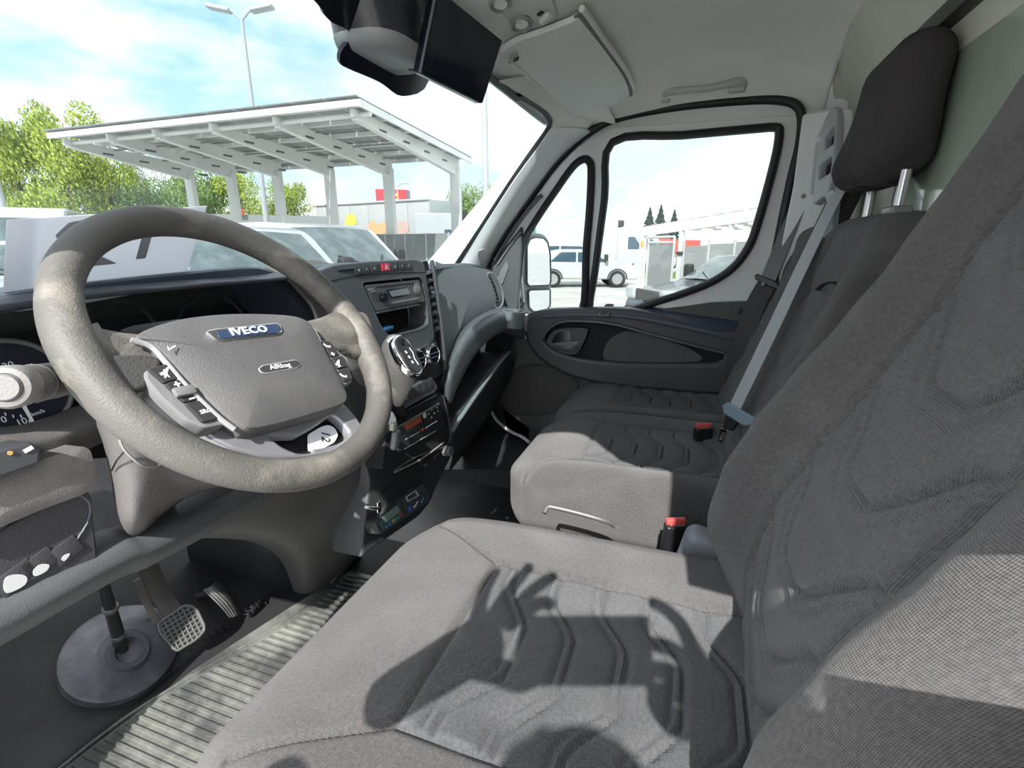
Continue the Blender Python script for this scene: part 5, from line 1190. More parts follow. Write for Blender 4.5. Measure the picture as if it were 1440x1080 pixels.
def pedals():
    # mats, pedals, column shaft
    m = mat('mat_ribbed_rubber', (.05, .052, .050), .42, bump=(300, .3), var=(9, (.17, .175, .155), .40, .66))
    t = thing('rubber_floor_mat', 'black ribbed rubber floor mat in the driver footwell, sunlit near the seat', 'floor mat', (-.2, .7, .137))
    box('mat_sheet', (-.22, .62, .138), (1.05, 1.0, .006), mat('mat_flat_rubber', (.020, .020, .021), .8, bump=(200, .3), spec=.2), t, r=.002)
    V = []; F = []; yb = lambda x: 1.018-.13*sstep(-.52, -.0, x)*1.0
    xs = []; x = -.60
    while x < .12: xs.append(x); x += .0185
    for x in xs:
        y1 = yb(x); b = len(V)
        for y in (y1, y1-.008, .35):
            for dx, z in ((-.0042, .141), (-.0026, .147 if y < y1 else .141), (.0026, .147 if y < y1 else .141), (.0042, .141)): V.append((x+dx, y, z))
        for r in range(2):
            for c in range(3): q = b+r*4+c; F.append((q, q+1, q+5, q+4))
    tag(mesh('rib_field', V, F, m, t, ang=20), 'fine parallel rubber ribs', kind='stuff')
    plate('rib_bed', [[(-.62, -.35), (.12, -.35), (.12, .19), (-.05, .24), (-.3, .30), (-.62, .33)]], Pl((0, .70, .1425), (0, -.0001, 1)), .002, m, t)
    tube('mat_edge_bead', [(x, yb(x)+.012, .143) for x in (-.62, -.45, -.3, -.15, -.0, .1)], .004, m, t, n=8, sm=3)
    # raised tread marks ahead of the rib field
    k = []
    for cx, cy in ((-.33, 1.06), (-.24, 1.035), (-.14, 1.02)):
        for q in range(4):
            x0 = cx+q*.016; o = tube('tread_mark', [(x0, cy+.028-q*.004, .148), (x0+.010, cy+.002-q*.004, .148), (x0+.022, cy+.024-q*.004, .150)], .0022, mat('mat_flat_rubber', (.03, .03, .031)), t, n=6)
    # toe board plane
    PTb = Pl((0, 1.10, .165), (0, -.72, .69))
    b = thing('column_boot', 'big grey-blue rubber boot round the steering shaft on the floor', 'shaft boot', tuple(PTb.wp(160, 930)))
    c = PTb.px(163, 930)
    M = PTb.mat() @ Matrix.Translation((c[0], c[1], 0))
    a1 = PTb.px(75, 945); a2 = PTb.px(248, 905); R = math.hypot(a1[0]-a2[0], a1[1]-a2[1])/2
    cen = ((a1[0]+a2[0])/2, (a1[1]+a2[1])/2); M0 = PTb.mat() @ Matrix.Translation((cen[0], cen[1]+.004, .018)) @ Matrix.Rotation(radians(-10), 4, 'X')
    boot = mat('boot_rubber', (.055, .060, .072), .42, bump=(80, .3), var=(14, (.13, .135, .15), .42, .7))
    lathe('dished_plate', [(R*1.0, -.012), (R*.99, .008), (R*.92, .012), (R*.55, .012), (R*.42, .014), (R*.38, .02), (.0, .02)], M0 @ Matrix.Diagonal((1, .92, 1, 1)), boot, b, n=48)
    lathe('collar', [(.042, -.01), (.042, .022), (.037, .030), (.028, .030), (.024, .020), (.0, .016)], M @ Matrix.Translation((.012, -.002, .018)), mat('collar_rubber', (.075, .08, .09), .38), b, n=32)
    p0 = PTb.w(c[0]+.012, c[1]-.004, .01); p1 = U(148, 830, 'y', 1.06); p2 = U(143, 800, 'y', .98)
    s = thing('steering_shaft', 'thin black steering shaft rising from its boot', 'shaft', tuple(p0))
    tube('shaft', [p0, p0.lerp(p1, .45), p1, p2], [.0125, .0125, .010, .010], mat('shaft_black', (.02, .02, .022), .25), s, n=14)
    for f_ in (.35, .75): lathe('joint', [(.012, -.006), (.0145, -.004), (.0145, .004), (.012, .006)], axis(p0.lerp(p1, f_), (p1-p0)), mat('joint_grey', (.09, .09, .09), .35), s, n=14)
    # brake pedal with its square grid pad
    g = thing('brake_pedal', 'wide brake pedal with a square grid rubber pad', 'pedal', tuple(U(255, 882, 'y', 1.02)))
    PB = Pl(U(255, 882, 'y', 1.03), (-.25, -.75, .55))
    pr2 = [(219, 879), (226, 872), (258, 850), (270, 850), (279, 857), (289, 878), (289, 888), (275, 902), (250, 917), (244, 915), (224, 893)]
    rb = mat('pedal_rubber', (.10, .10, .098), .6, bump=(300, .3))
    lo = rnd(PB.pxs(pr2), .006)
    plate('pad', [lo], PB, .010, mat('pedal_rubber_dark', (.035, .035, .035), .6), g, bev=.003)
    rim = [PB.w(a, b_, .002) for a, b_ in inset(lo, .003)]; rim += rim[:2]; loft('pad_rim', tube_rings(rim, .0026, 6), rb, g)
    L = [Vector(p) for p in lo]
    def clip(o, d):
        ts = []
        for i in range(len(L)):
            p, q = L[i-1], L[i]; e = q-p; den = d.x*e.y-d.y*e.x
            if abs(den) < 1e-9: continue
            s_ = ((p.x-o.x)*e.y-(p.y-o.y)*e.x)/den; u_ = ((p.x-o.x)*d.y-(p.y-o.y)*d.x)/den
            if 0 <= u_ < 1: ts.append(s_)
        return (min(ts), max(ts)) if len(ts) > 1 else None
    c0 = Vector(PB.px(254, 884)); d1 = (Vector(PB.px(285, 868))-Vector(PB.px(225, 905))).normalized(); d2 = Vector((-d1.y, d1.x))
    for d, e in ((d1, d2), (d2, d1)):
        for k in range(-5, 6):
            o = c0+e*k*.0098; q = clip(o, d)
            if q and q[1]-q[0] > .01: tube('pad_ridge', [PB.w(*(o+d*(q[0]+.002)), .0015), PB.w(*(o+d*(q[1]-.002)), .0015)], .0019, rb, g, n=6)
    pm = mat('pedal_steel_black', (.04, .038, .036), .45)
    strap('arm', [PB.wp(246, 862, -.008), PB.wp(232, 842, -.01), U(212, 805, 'y', 1.10), U(205, 785, 'y', 1.10)], Vector((-.3, -.9, .3)), .036, .012, pm, g)
    strap('bracket', [U(222, 880, 'y', 1.12), U(205, 845, 'y', 1.14), U(192, 815, 'y', 1.14)], Vector((-.3, -.9, .3)), .014, .006, mat('bracket_pale', (.13, .12, .11), .5), g)
    # accelerator
    g = thing('accelerator_pedal', 'small curved accelerator pedal with long ribs right of the brake', 'pedal', tuple(U(315, 842, 'y', 1.02)))
    R0 = [U(288, 828, 'y', 1.05), U(298, 838, 'y', 1.03), U(312, 852, 'y', 1.015), U(324, 866, 'y', 1.015)]
    R1 = [U(302, 820, 'y', 1.05), U(316, 828, 'y', 1.03), U(330, 842, 'y', 1.015), U(338, 860, 'y', 1.015)]
    Rm = [a.lerp(b_, .5)+Vector((-.004, -.010, .004)) for a, b_ in zip(R0, R1)]
    patch('pad', [R0, Rm, R1], mat('accelerator_rubber', (.03, .03, .03), .6), g, n=6, th=.004)
    for k in range(6):
        u_ = .06+k*.176
        pts = [((R0[i]*(1-u_)+R1[i]*u_)+(Rm[i]-(R0[i]+R1[i])/2)*(4*u_*(1-u_))-DV*.006) for i in range(4)]
        tube('pad_rib', pts, .0024, rb, g, n=6, sm=3)
    tube('arm', [U(300, 832, 'y', 1.06), U(270, 840, 'y', 1.16), U(245, 836, 'y', 1.2)], .009, pm, g, sm=3)
    # rounded dark tunnel beyond the accelerator
    t2 = thing('footwell_cover', 'black moulded cover bulging into the footwell beyond the accelerator', 'cover', (-.05, 1.15, .3))
    rows = [[U(x, y, 'y', yy) for x, y, yy in r] for r in (
        [(262, 762, 1.12), (300, 752, 1.06), (350, 750, 1.0), (405, 762, .97)],
        [(268, 790, 1.20), (305, 778, 1.10), (360, 780, 1.02), (418, 800, .99)],
        [(295, 815, 1.22), (330, 812, 1.14), (375, 820, 1.05), (424, 832, 1.0)],
        [(325, 838, 1.20), (350, 845, 1.13), (385, 850, 1.07), (430, 855, 1.01)])]
    patch('cover_shell', rows, mat('footwell_cover_plastic', (.028, .030, .036), .32, bump=(90, .15)), t2, n=7)
pedals()
def paper():
    P = PWS.off(.012)
    t = thing('number_sheet', 'white paper sheet with number twelve seen from behind, leaning on the windscreen', 'paper sheet', tuple(P.wp(130, 350)))
    q = [(10, 310), (150, 301), (291, 290), (262, 385), (262, 400), (100, 430), (4, 440)]
    plate('sheet', [P.pxs(q)], P, .0012, sheet_m, t)
    a, b = P.px(190, 345)
    a1, b1 = P.px(210, 344)
    d = Vector(P.px(262, 336))-Vector(P.px(60, 352)); an = math.atan2(d.y, d.x)
    for s, x, y in (('1', 205, 336), ('2', 118, 346)):
        text('sheet_number', s, P, P.px(x, y), .115, paper_ink, t, h=.0008, rot=an, mirror=True, sx=1.15 if s == '1' else 1.7)
    # second, far away small frames of sheet edges are part of the print
paper()
def left_door_bits():
    # grey cable with pale sheath running down beside the passenger footwell
    c = thing('white_door_cable', 'thin white trim cord curving down between dashboard and bench', 'cord', tuple(U(700, 590, 'x', .72)))
    tube('cord', [U(688, 560, 'x', .74), U(690, 575, 'x', .73), U(698, 590, 'x', .70), U(715, 605, 'x', .66), U(735, 615, 'x', .62), U(744, 622, 'x', .60)], .0055, mat('cord_white', (.6, .61, .6), .5), c, sm=4, n=8)
    w = patch('footwell_side', [[U(672, 560, 'x', .80), U(690, 545, 'x', .79), U(705, 560, 'x', .78)], [U(668, 590, 'x', .78), U(690, 590, 'x', .76), U(715, 605, 'x', .72)], [U(640, 620, 'x', .70), U(690, 620, 'x', .66), U(742, 625, 'x', .62)], [U(620, 660, 'x', .60), U(690, 660, 'x', .58), U(742, 660, 'x', .56)]], mat('sill_black', (.025, .025, .028), .5, bump=(200, .2)), n=5)
    w.name = 'trim_7'; struct(w)
left_door_bits()
# ================================================================== THE YARD OUTSIDE
GP = None
def on_ground(px, dist):
    "point on the yard in the direction of a picture column, dist metres away"
    q = ray(px, 345); h = Vector((q.x, q.y, 0)).normalized()*dist; return Vector((CAM.x+h.x, CAM.y+h.y, GZ))
def hgt(py, dist): return CAM.z+(345-py)/736*dist
def yard():
    m = mat('gravel', (.50, .49, .46), .95, bump=(9, .6), var=(.9, (.38, .37, .35), .4, .7), dust=(14, (.62, .62, .60), .25))
    nt = m.node_tree
    g = box('yard_ground', (40, 20, GZ-.1), (260, 260, .2), m, r=0); tag(g, 'pale grey gravel yard around the vans', 'gravel'); g['kind'] = 'stuff'
    gr = mat('grass_tuft', (.22, .30, .08), .9)
    V = []; F = []
    for i in range(900):
        p = on_ground(random.uniform(820, 1000), random.uniform(27, 31)); s = random.uniform(.1, .35); a = random.uniform(0, pi)
        b = len(V); V += [(p.x-cos(a)*s, p.y-sin(a)*s, GZ), (p.x+cos(a)*s, p.y+sin(a)*s, GZ), (p.x+random.uniform(-.1, .1), p.y, GZ+s*.9)]; F.append((b, b+1, b+2))
    tag(mesh('grass', V, F, gr, fix=False, ang=0), 'strip of short grass by the white truck', 'grass', kind='stuff')
yard()
CW = mat('carport_white_steel', (.82, .83, .79), .6, var=(1.2, (.72, .73, .69), .4, .7))
CU = mat('carport_roof_sheet', (.42, .43, .42), .6)
def beam(name, a, b, w, h, m, parent, taper=1.0):
    a, b = Vector(a), Vector(b); t = (b-a).normalized(); s = t.cross(Vector((0, 0, 1))).normalized()*w/2; u = Vector((0, 0, 1))
    R = []
    for p, hh in ((a, h*taper), (b, h)): R.append([p-s-u*hh, p+s-u*hh, p+s, p-s])
    return loft(name, R, m, parent, ang=20)
def carport():
    t = thing('carport', 'large white steel carport with slanting roof and six columns behind the vans', 'carport', (13, 13, GZ))
    cols = [U(640, 228, 'z', 3.75), U(545, 230, 'z', 3.75), U(462, 232, 'z', 3.75), U(388, 235, 'z', 3.75), U(323, 237, 'z', 3.75), U(265, 240, 'z', 3.75)]
    xf = 10.0; zf, zr = 4.22, 3.86
    zroof = lambda x: zf+(zr-zf)*(x-xf)/(16.2-xf)
    for c in cols:
        box('column', (c.x, c.y, (3.6+GZ)/2), (.20, .34, 3.6-GZ), CW, t, r=.02)
        # I-shaped tapered cantilever
        bm_ = beam('cantilever_beam', (xf+.1, c.y, zf-.07), (c.x+.2, c.y, zroof(c.x)-.04), .10, .52, CW, t, taper=.32)
        for k in range(4):
            x = xf+1.3+k*1.15; box('web_slot', (x, c.y-.052, zroof(x)-.26), (.34, .006, .055), mat('slot_shadow', (.12, .12, .12), .8), bm_, r=.002)
            box('web_slot', (x, c.y+.052, zroof(x)-.26), (.34, .006, .055), mat('slot_shadow', (.12, .12, .12)), bm_, r=.002)
        beam('lower_flange', (xf+.2, c.y, zf-.26), (c.x+.1, c.y, zroof(c.x)-.54), .17, .04, CW, t)
    y0, y1 = cols[0].y-.35, cols[5].y+.4
    for k in range(6):
        x = xf+.15+k*1.12; box('purlin', (x, (y0+y1)/2, zroof(x)+.02), (.09, y1-y0, .12), CW, t, r=.01)
    for c, d in zip(cols, cols[1:]):
        for k in range(3): box('roof_strut', (xf+1.5+k*1.6, (c.y+d.y)/2, zroof(xf+1.5+k*1.6)-.10), (.04, abs(d.y-c.y)*.9, .04), mat('strut_grey', (.30, .30, .29), .6), t, r=0)
    # corrugated roof, sheet by sheet
    n = 12
    for k in range(n):
        ya = y0+(y1-y0)*k/n; yb = y0+(y1-y0)*(k+1)/n-.015; V = []; F = []; q = 14
        for i in range(q*2+1):
            y = ya+(yb-ya)*i/(q*2); dz = .04 if i % 2 else 0
            V += [(xf-.15, y, zf+.10+dz), (16.3, y, zr+.10+dz)]
        F = [(2*i, 2*i+1, 2*i+3, 2*i+2) for i in range(q*2)]
        o = mesh('roof_sheet', V, F, CU, t, fix=False, ang=0)
    # edge gutters
    beam('front_fascia', (xf-.05, y0, zf+.06), (xf-.05, y1, zf+.06), .06, .14, CW, t)
    beam('side_fascia', (xf-.05, y0, zf+.06), (16.2, y0, zr+.06), .05, .16, CW, t)
    tube('gutter_pipe', [(xf+.35, y0, zf-.16), (xf+.35, y1, zf-.16)], .06, CW, t, n=8)
carport()
def lamp_posts():
    pm = mat('galvanised_pole', (.40, .42, .42), .5)
    t = thing('street_lamp', 'tall thin lamp post with two heads standing behind the carport', 'street lamp', (0, 0, 0))
    p = on_ground(379, 28); top = Vector((p.x, p.y, CAM.z+28*.470))
    p1 = U(357, 22, 'x', p.x); top = Vector((p.x, p.y, p1.z))
    tube('pole', [p, top], [.16, .07], pm, t, n=12)
    for dx in (-1, 1):
        e = top+RV*.65*dx*.9+Vector((0, 0, .35)); tube('arm', [top-Vector((0, 0, .1)), top.lerp(e, .5)+Vector((0, 0, .02)), e], .05, pm, t, n=8)
        rbox('lamp_head', (1.0, .45, .16), .06, mat('lamp_head_grey', (.45, .47, .48), .4), t, axis(e+RV*.35*dx, (0, 0, 1), RV) @ Matrix.Rotation(-.18*dx, 4, 'Y'), .1)
    t = thing('street_lamp', 'slim pale lamp post at the far left above the parked vans', 'street lamp')
    p = on_ground(18, 30); h = U(-12, 60, 'x', p.x)
    tube('pole', [p, (p.x, p.y, h.z)], [.14, .08], pm, t, n=10)
    rbox('lamp_head', (.9, .4, .14), .05, mat('lamp_head_grey', (.45, .47, .48)), t, axis(Vector((p.x, p.y, h.z)), (0, 0, 1)), .1)
    t = thing('street_lamp', 'thick white pole rising beside the windscreen pillar, in front of a green tree', 'street lamp')
    p = on_ground(684, 20)
    tube('pole', [p, (p.x, p.y, 9.6)], [.135, .085], mat('white_pole', (.48, .49, .48), .5), t, n=14)
    lathe('base_sleeve', [(.15, 0), (.15, 2.6), (.13, 2.65)], Matrix.Translation(p), mat('white_pole', (.48, .49, .48)), t, n=14)
    rbox('lamp_head', (.9, .4, .14), .05, mat('lamp_head_grey', (.45, .47, .48)), t, axis(Vector((p.x, p.y, 9.6)), (0, 0, 1)), .1)
    t = thing('street_lamp', 'small distant street lamp beside the red billboard', 'street lamp')
    p = on_ground(563, 60); z = hgt(266, 60)
    tube('pole', [p, (p.x, p.y, z-.4), Vector((p.x, p.y, z))+RV*.5, Vector((p.x, p.y, z))+RV*1.3], .07, pm, t, n=6)
lamp_posts()
# --- trees
LEAFM = {}
def leafmat(k, c, c2): return mat('leaves_%d' % k, c, .8, var=(1.3, c2, .4, .65), spec=.1)
def crown_mesh(key, n, rx, rz, leaf, m, seed, cone=False, gap=.0):
    rg = random.Random(seed); V = []; F = []
    blobs = [(Vector((rg.gauss(0, .42)*rx, rg.gauss(0, .42)*rx, rg.uniform(-.75, .8)*rz)), rg.uniform(.28, .5)) for _ in range(16)]
    for i in range(n):
        if cone:
            h = rg.random()**1.3; tier = (h*9) % 1; r = rx*(1-h)*(.55+.45*(1-tier))*sqrt(rg.random()); a = rg.uniform(0, 2*pi); p = Vector((r*cos(a), r*sin(a), (h*2-1)*rz-.12*r))
        else:
            c, s = rg.choice(blobs); d = Vector((rg.gauss(0, 1), rg.gauss(0, 1), rg.gauss(0, 1))).normalized()*(rg.random()**.4)*s*rx; p = c+Vector((d.x, d.y, d.z*.9))
        u = Vector((rg.gauss(0, 1), rg.gauss(0, 1), rg.gauss(0, 1))).normalized(); v = u.orthogonal().normalized(); w = u.cross(v); s = leaf*rg.uniform(.6, 1.3)
        b = len(V); V += [p-v*s, p+w*s*.5, p+v*s, p-w*s*.5]; F.append((b, b+1, b+2, b+3))
    me = bpy.data.meshes.new('foliage'); me.from_pydata([tuple(q) for q in V], [], F); me.materials.append(m); return me
def trees():
    g1 = leafmat(1, (.42, .50, .10), (.30, .38, .08)); g2 = leafmat(2, (.28, .40, .13), (.20, .29, .10)); g3 = leafmat(3, (.05, .08, .06), (.03, .05, .045)); g4 = leafmat(4, (.24, .27, .16), (.17, .20, .12))
    bark = mat('bark', (.16, .13, .10), .9)
    Ms = [crown_mesh('a', 11000, 1, 1, .036, g1, 1), crown_mesh('b', 11000, 1, 1, .036, g2, 2), crown_mesh('c', 3600, 1, 1, .028, g4, 3), crown_mesh('d', 3500, 1, 1, .055, g3, 4, cone=True), crown_mesh('e', 11000, 1, 1, .036, g1, 5)]
    spec = [  # px, distance, top px, half width px, mesh, label
        (8, 38, 222, 34, 0, 'yellow-green tree at the far left edge behind the parked vans'),
        (48, 36, 236, 30, 4, 'low yellow-green tree between the left lamp post and the tallest tree'),
        (105, 34, 196, 44, 0, 'tallest yellow-green tree, left of the carport roof'),
        (152, 40, 226, 32, 2, 'thin half-bare tree under the left tip of the carport roof'),
        (168, 35, 250, 34, 4, 'round yellow-green bush tree right of the tallest tree'),
        (205, 42, 232, 22, 2, 'bare-looking thin tree just left of the leftmost carport column'),
        (222, 37, 256, 32, 1, 'dull green bush tree left of the leftmost carport column'),
        (290, 36, 238, 32, 1, 'green tree between the first and second carport columns'),
        (348, 36, 256, 34, 4, 'yellow-green tree between the second and third carport columns'),
        (415, 36, 262, 32, 0, 'yellow-green tree right of the third carport column'),
        (466, 60, 288, 12, 2, 'tiny distant tree beside the white trailer'),
        (583, 60, 300, 14, 2, 'grey-green distant bushes below the red billboard'),
        (668, 41, 248, 34, 1, 'round green tree beside the thick white pole'),
        (700, 40, 262, 22, 2, 'sparse tree right of the thick white pole'),
        (764, 90, 321, 9, 1, 'little distant tree above the wing mirror')]
    for px, d, top, hw, k, lb in spec:
        p = on_ground(px, d); zt = hgt(top, d); r = hw/710*d; zc = GZ+1.0+(zt-GZ-1.0)/2; rz = (zt-zc)
        t = thing('tree', lb, 'tree', tuple(p), 'trees beyond the yard')
        o = bpy.data.objects.new('foliage', Ms[k]); COL.objects.link(o); o.parent = t; o.location = (0, 0, zc-GZ-.1); o.scale = (r, r, rz*.95); o['kind'] = 'stuff'
        o.rotation_euler = (0, 0, px*.37)
        tr = tube('trunk', [(0, 0, 0), (.1, 0, (zt-GZ)*.4), (0, .1, (zt-GZ)*.8)], [.16, .12, .04], bark, None, n=7); tr.parent = t
        for q in range(3):
            a = px+q*2.1; tr = tube('branch', [(0, 0, (zt-GZ)*(.3+.12*q)), (r*.5*cos(a), r*.5*sin(a), (zt-GZ)*(.55+.12*q))], [.07, .02], bark, None, n=5); tr.parent = t
    for px, d, top, lb in ((911, 55, 300, 'left and nearer of the two dark spruces in the door window'), (926, 55, 297, 'right one of the two dark spruces in the door window'), (945, 60, 303, 'dark spruce tip above the second carport')):
        p = on_ground(px, d); zt = hgt(top, d); t = thing('spruce', lb, 'tree', tuple(p), 'spruces beyond the yard')
        o = bpy.data.objects.new('foliage', Ms[3]); COL.objects.link(o); o.parent = t; o.location = (0, 0, (zt-GZ)/2+.5); o.scale = (1.9, 1.9, (zt-GZ)/2-.3); o['kind'] = 'stuff'
        tr = tube('trunk', [(0, 0, 0), (0, 0, (zt-GZ)*.9)], [.14, .03], bark, None, n=6); tr.parent = t
trees()
# --- vehicles, built along their own x axis (front at +x), then set in place
VW = mat('van_white', (.50, .51, .51), .25, coat=.5); VG = mat('vehicle_glass', (.05, .09, .12), .08, coat=.5); VG2 = mat('vehicle_windscreen', (.09, .12, .12), .12, var=(3, (.17, .21, .21), .45, .65))
VT = mat('tyre', (.02, .02, .02), .8); VR = mat('wheel_trim', (.38, .38, .38), .35, metal=.4); VBk = mat('bumper_black', (.03, .03, .03), .6)
VL = mat('headlamp_lens', (.45, .47, .5), .1, coat=.6)
def vehicle(name, label, cat, pos, head, prof, W, side_glass, ws, wheels, m, group=None, extra=None, wr=.33):
    """prof: (x, z) outline of the side; side_glass: list of (x, z) polygons; ws: windscreen (x_top, z_top, x_bottom, z_bottom)"""
    t = thing(name, label, cat, (0, 0, 0), group)
    P = Pl((0, W/2, 0), (0, 1, 0))
    pl = rnd([(-x, z) for x, z in prof], .14, 4)
    plate('body', [pl], P, W, m, t, bev=.07, res=3)
    for sgn in (1, -1):
        PG = Pl((0, sgn*(W/2+.004), 0), (0, sgn, 0))
        for g in side_glass: plate('side_window', [rnd([(-x*sgn, z) for x, z in g], .05)], PG, .02, VG, t, bev=.003)
        for wx in wheels:
            M = axis((wx, sgn*(W/2-.10), wr), (0, sgn, 0))
            lathe('wheel', [(0, -.1), (wr, -.1), (wr, .10), (wr*.9, .125), (wr*.66, .12), (wr*.66, .10), (0, .10)], M, VT, t, n=22)
            lathe('wheel_cover', [(wr*.66, .10), (wr*.62, .115), (wr*.3, .105), (0, .118)], M, VR, t, n=16)
            ar = [Vector((wx+(wr+.05)*cos(a), sgn*(W/2+.002), wr+(wr+.05)*sin(a))) for a in [pi*k/10 for k in range(11)]]
            tube('wheel_arch', ar, .03, VBk, t, n=6)
        x0 = ws[2]-.25
        rbox('door_mirror', (.14, .20, .26), .05, VBk, t, axis((x0, sgn*(W/2+.14), ws[3]+.14), (0, 0, 1)), .05)
    xt, zt, xb, zb = ws; sl = Vector((xb-xt, 0, zb-zt)).normalized(); n = Vector((-sl.z, 0, sl.x)); n = n if n.x > 0 else -n
    V = [Vector((xt, y*.80, zt))+n*.012 for y in (-W/2, -W/6, W/6, W/2)]+[Vector((xb, y*.88, zb))+n*.012 for y in (-W/2, -W/6, W/6, W/2)]
    V = [v+n*(.03 if i % 4 in (1, 2) else 0) for i, v in enumerate(V)]
    o = mesh('windscreen', V, [(0, 1, 5, 4), (1, 2, 6, 5), (2, 3, 7, 6)], VG2, t)
    fx = max(x for x, z in prof)
    for s in (1, -1):
        rbox('headlamp', (.22, .38, .24), .07, VL, t, axis((fx-.10, s*(W/2-.24), .80), (0, 0, 1)), .06)
        tube('wiper', [(xb+.03, s*.1+.2, zb+.02), Vector((xb, s*.45+.1, zb)).lerp(Vector((xt, s*.45, zt)), .25)+n*.05], .012, VBk, t, n=5)
    rbox('grille', (.08, W*.42, .18), .03, VBk, t, axis((fx-.01, 0, .80), (0, 0, 1)), .06)
    rbox('bumper', (.16, W*.96, .26), .07, VBk, t, axis((fx-.05, 0, .42), (0, 0, 1)), .08)
    if extra: extra(t)
    t.location = (pos.x, pos.y, GZ); t.rotation_euler = (0, 0, head)
    return t
VAN = [(0, .30), (0, 1.75), (.12, 1.95), (3.3, 1.95), (3.55, 1.88), (4.25, 1.28), (4.85, 1.02), (4.98, .55), (4.9, .30)]
VAN_G = [[(2.85, 1.15), (2.85, 1.72), (3.45, 1.72), (3.98, 1.18)]]; VAN_WS = (3.58, 1.86, 4.22, 1.30)
BIG = [(0, .35), (0, 2.4), (.12, 2.55), (3.7, 2.55), (4.1, 2.4), (4.85, 1.45), (5.4, 1.20), (5.55, .6), (5.5, .35)]
BIG_G = [[(3.6, 1.35), (3.6, 1.95), (4.1, 1.95), (4.6, 1.35)]]; BIG_WS = (4.2, 2.25, 4.82, 1.48)
CAR = [(0, .35), (.02, .95), (.3, 1.02), (.85, 1.40), (1.2, 1.46), (2.3, 1.46), (2.5, 1.42), (3.2, .98), (4.1, .85), (4.3, .6), (4.25, .30)]
CAR_G = [[(.75, 1.0), (1.15, 1.36), (1.75, 1.36), (1.75, .98)], [(1.82, .98), (1.82, 1.36), (2.4, 1.34), (3.0, .98)]]; CAR_WS = (2.5, 1.40, 3.15, 1.01)
SUV = [(0, .40), (.02, 1.35), (.25, 1.68), (2.5, 1.70), (2.75, 1.62), (3.35, 1.12), (4.3, 1.0), (4.45, .6), (4.4, .35)]
SUV_G = [[(.4, 1.18), (.5, 1.56), (1.5, 1.58), (1.5, 1.16)], [(1.58, 1.16), (1.58, 1.58), (2.6, 1.56), (3.1, 1.14)]]; SUV_WS = (2.75, 1.60, 3.32, 1.15)
def place(px, dist, heading_deg, back): # back: how far the reference column is from the vehicle's origin along its x axis
    p = on_ground(px, dist); a = radians(heading_deg); return Vector((p.x-cos(a)*back, p.y-sin(a)*back, GZ)), a
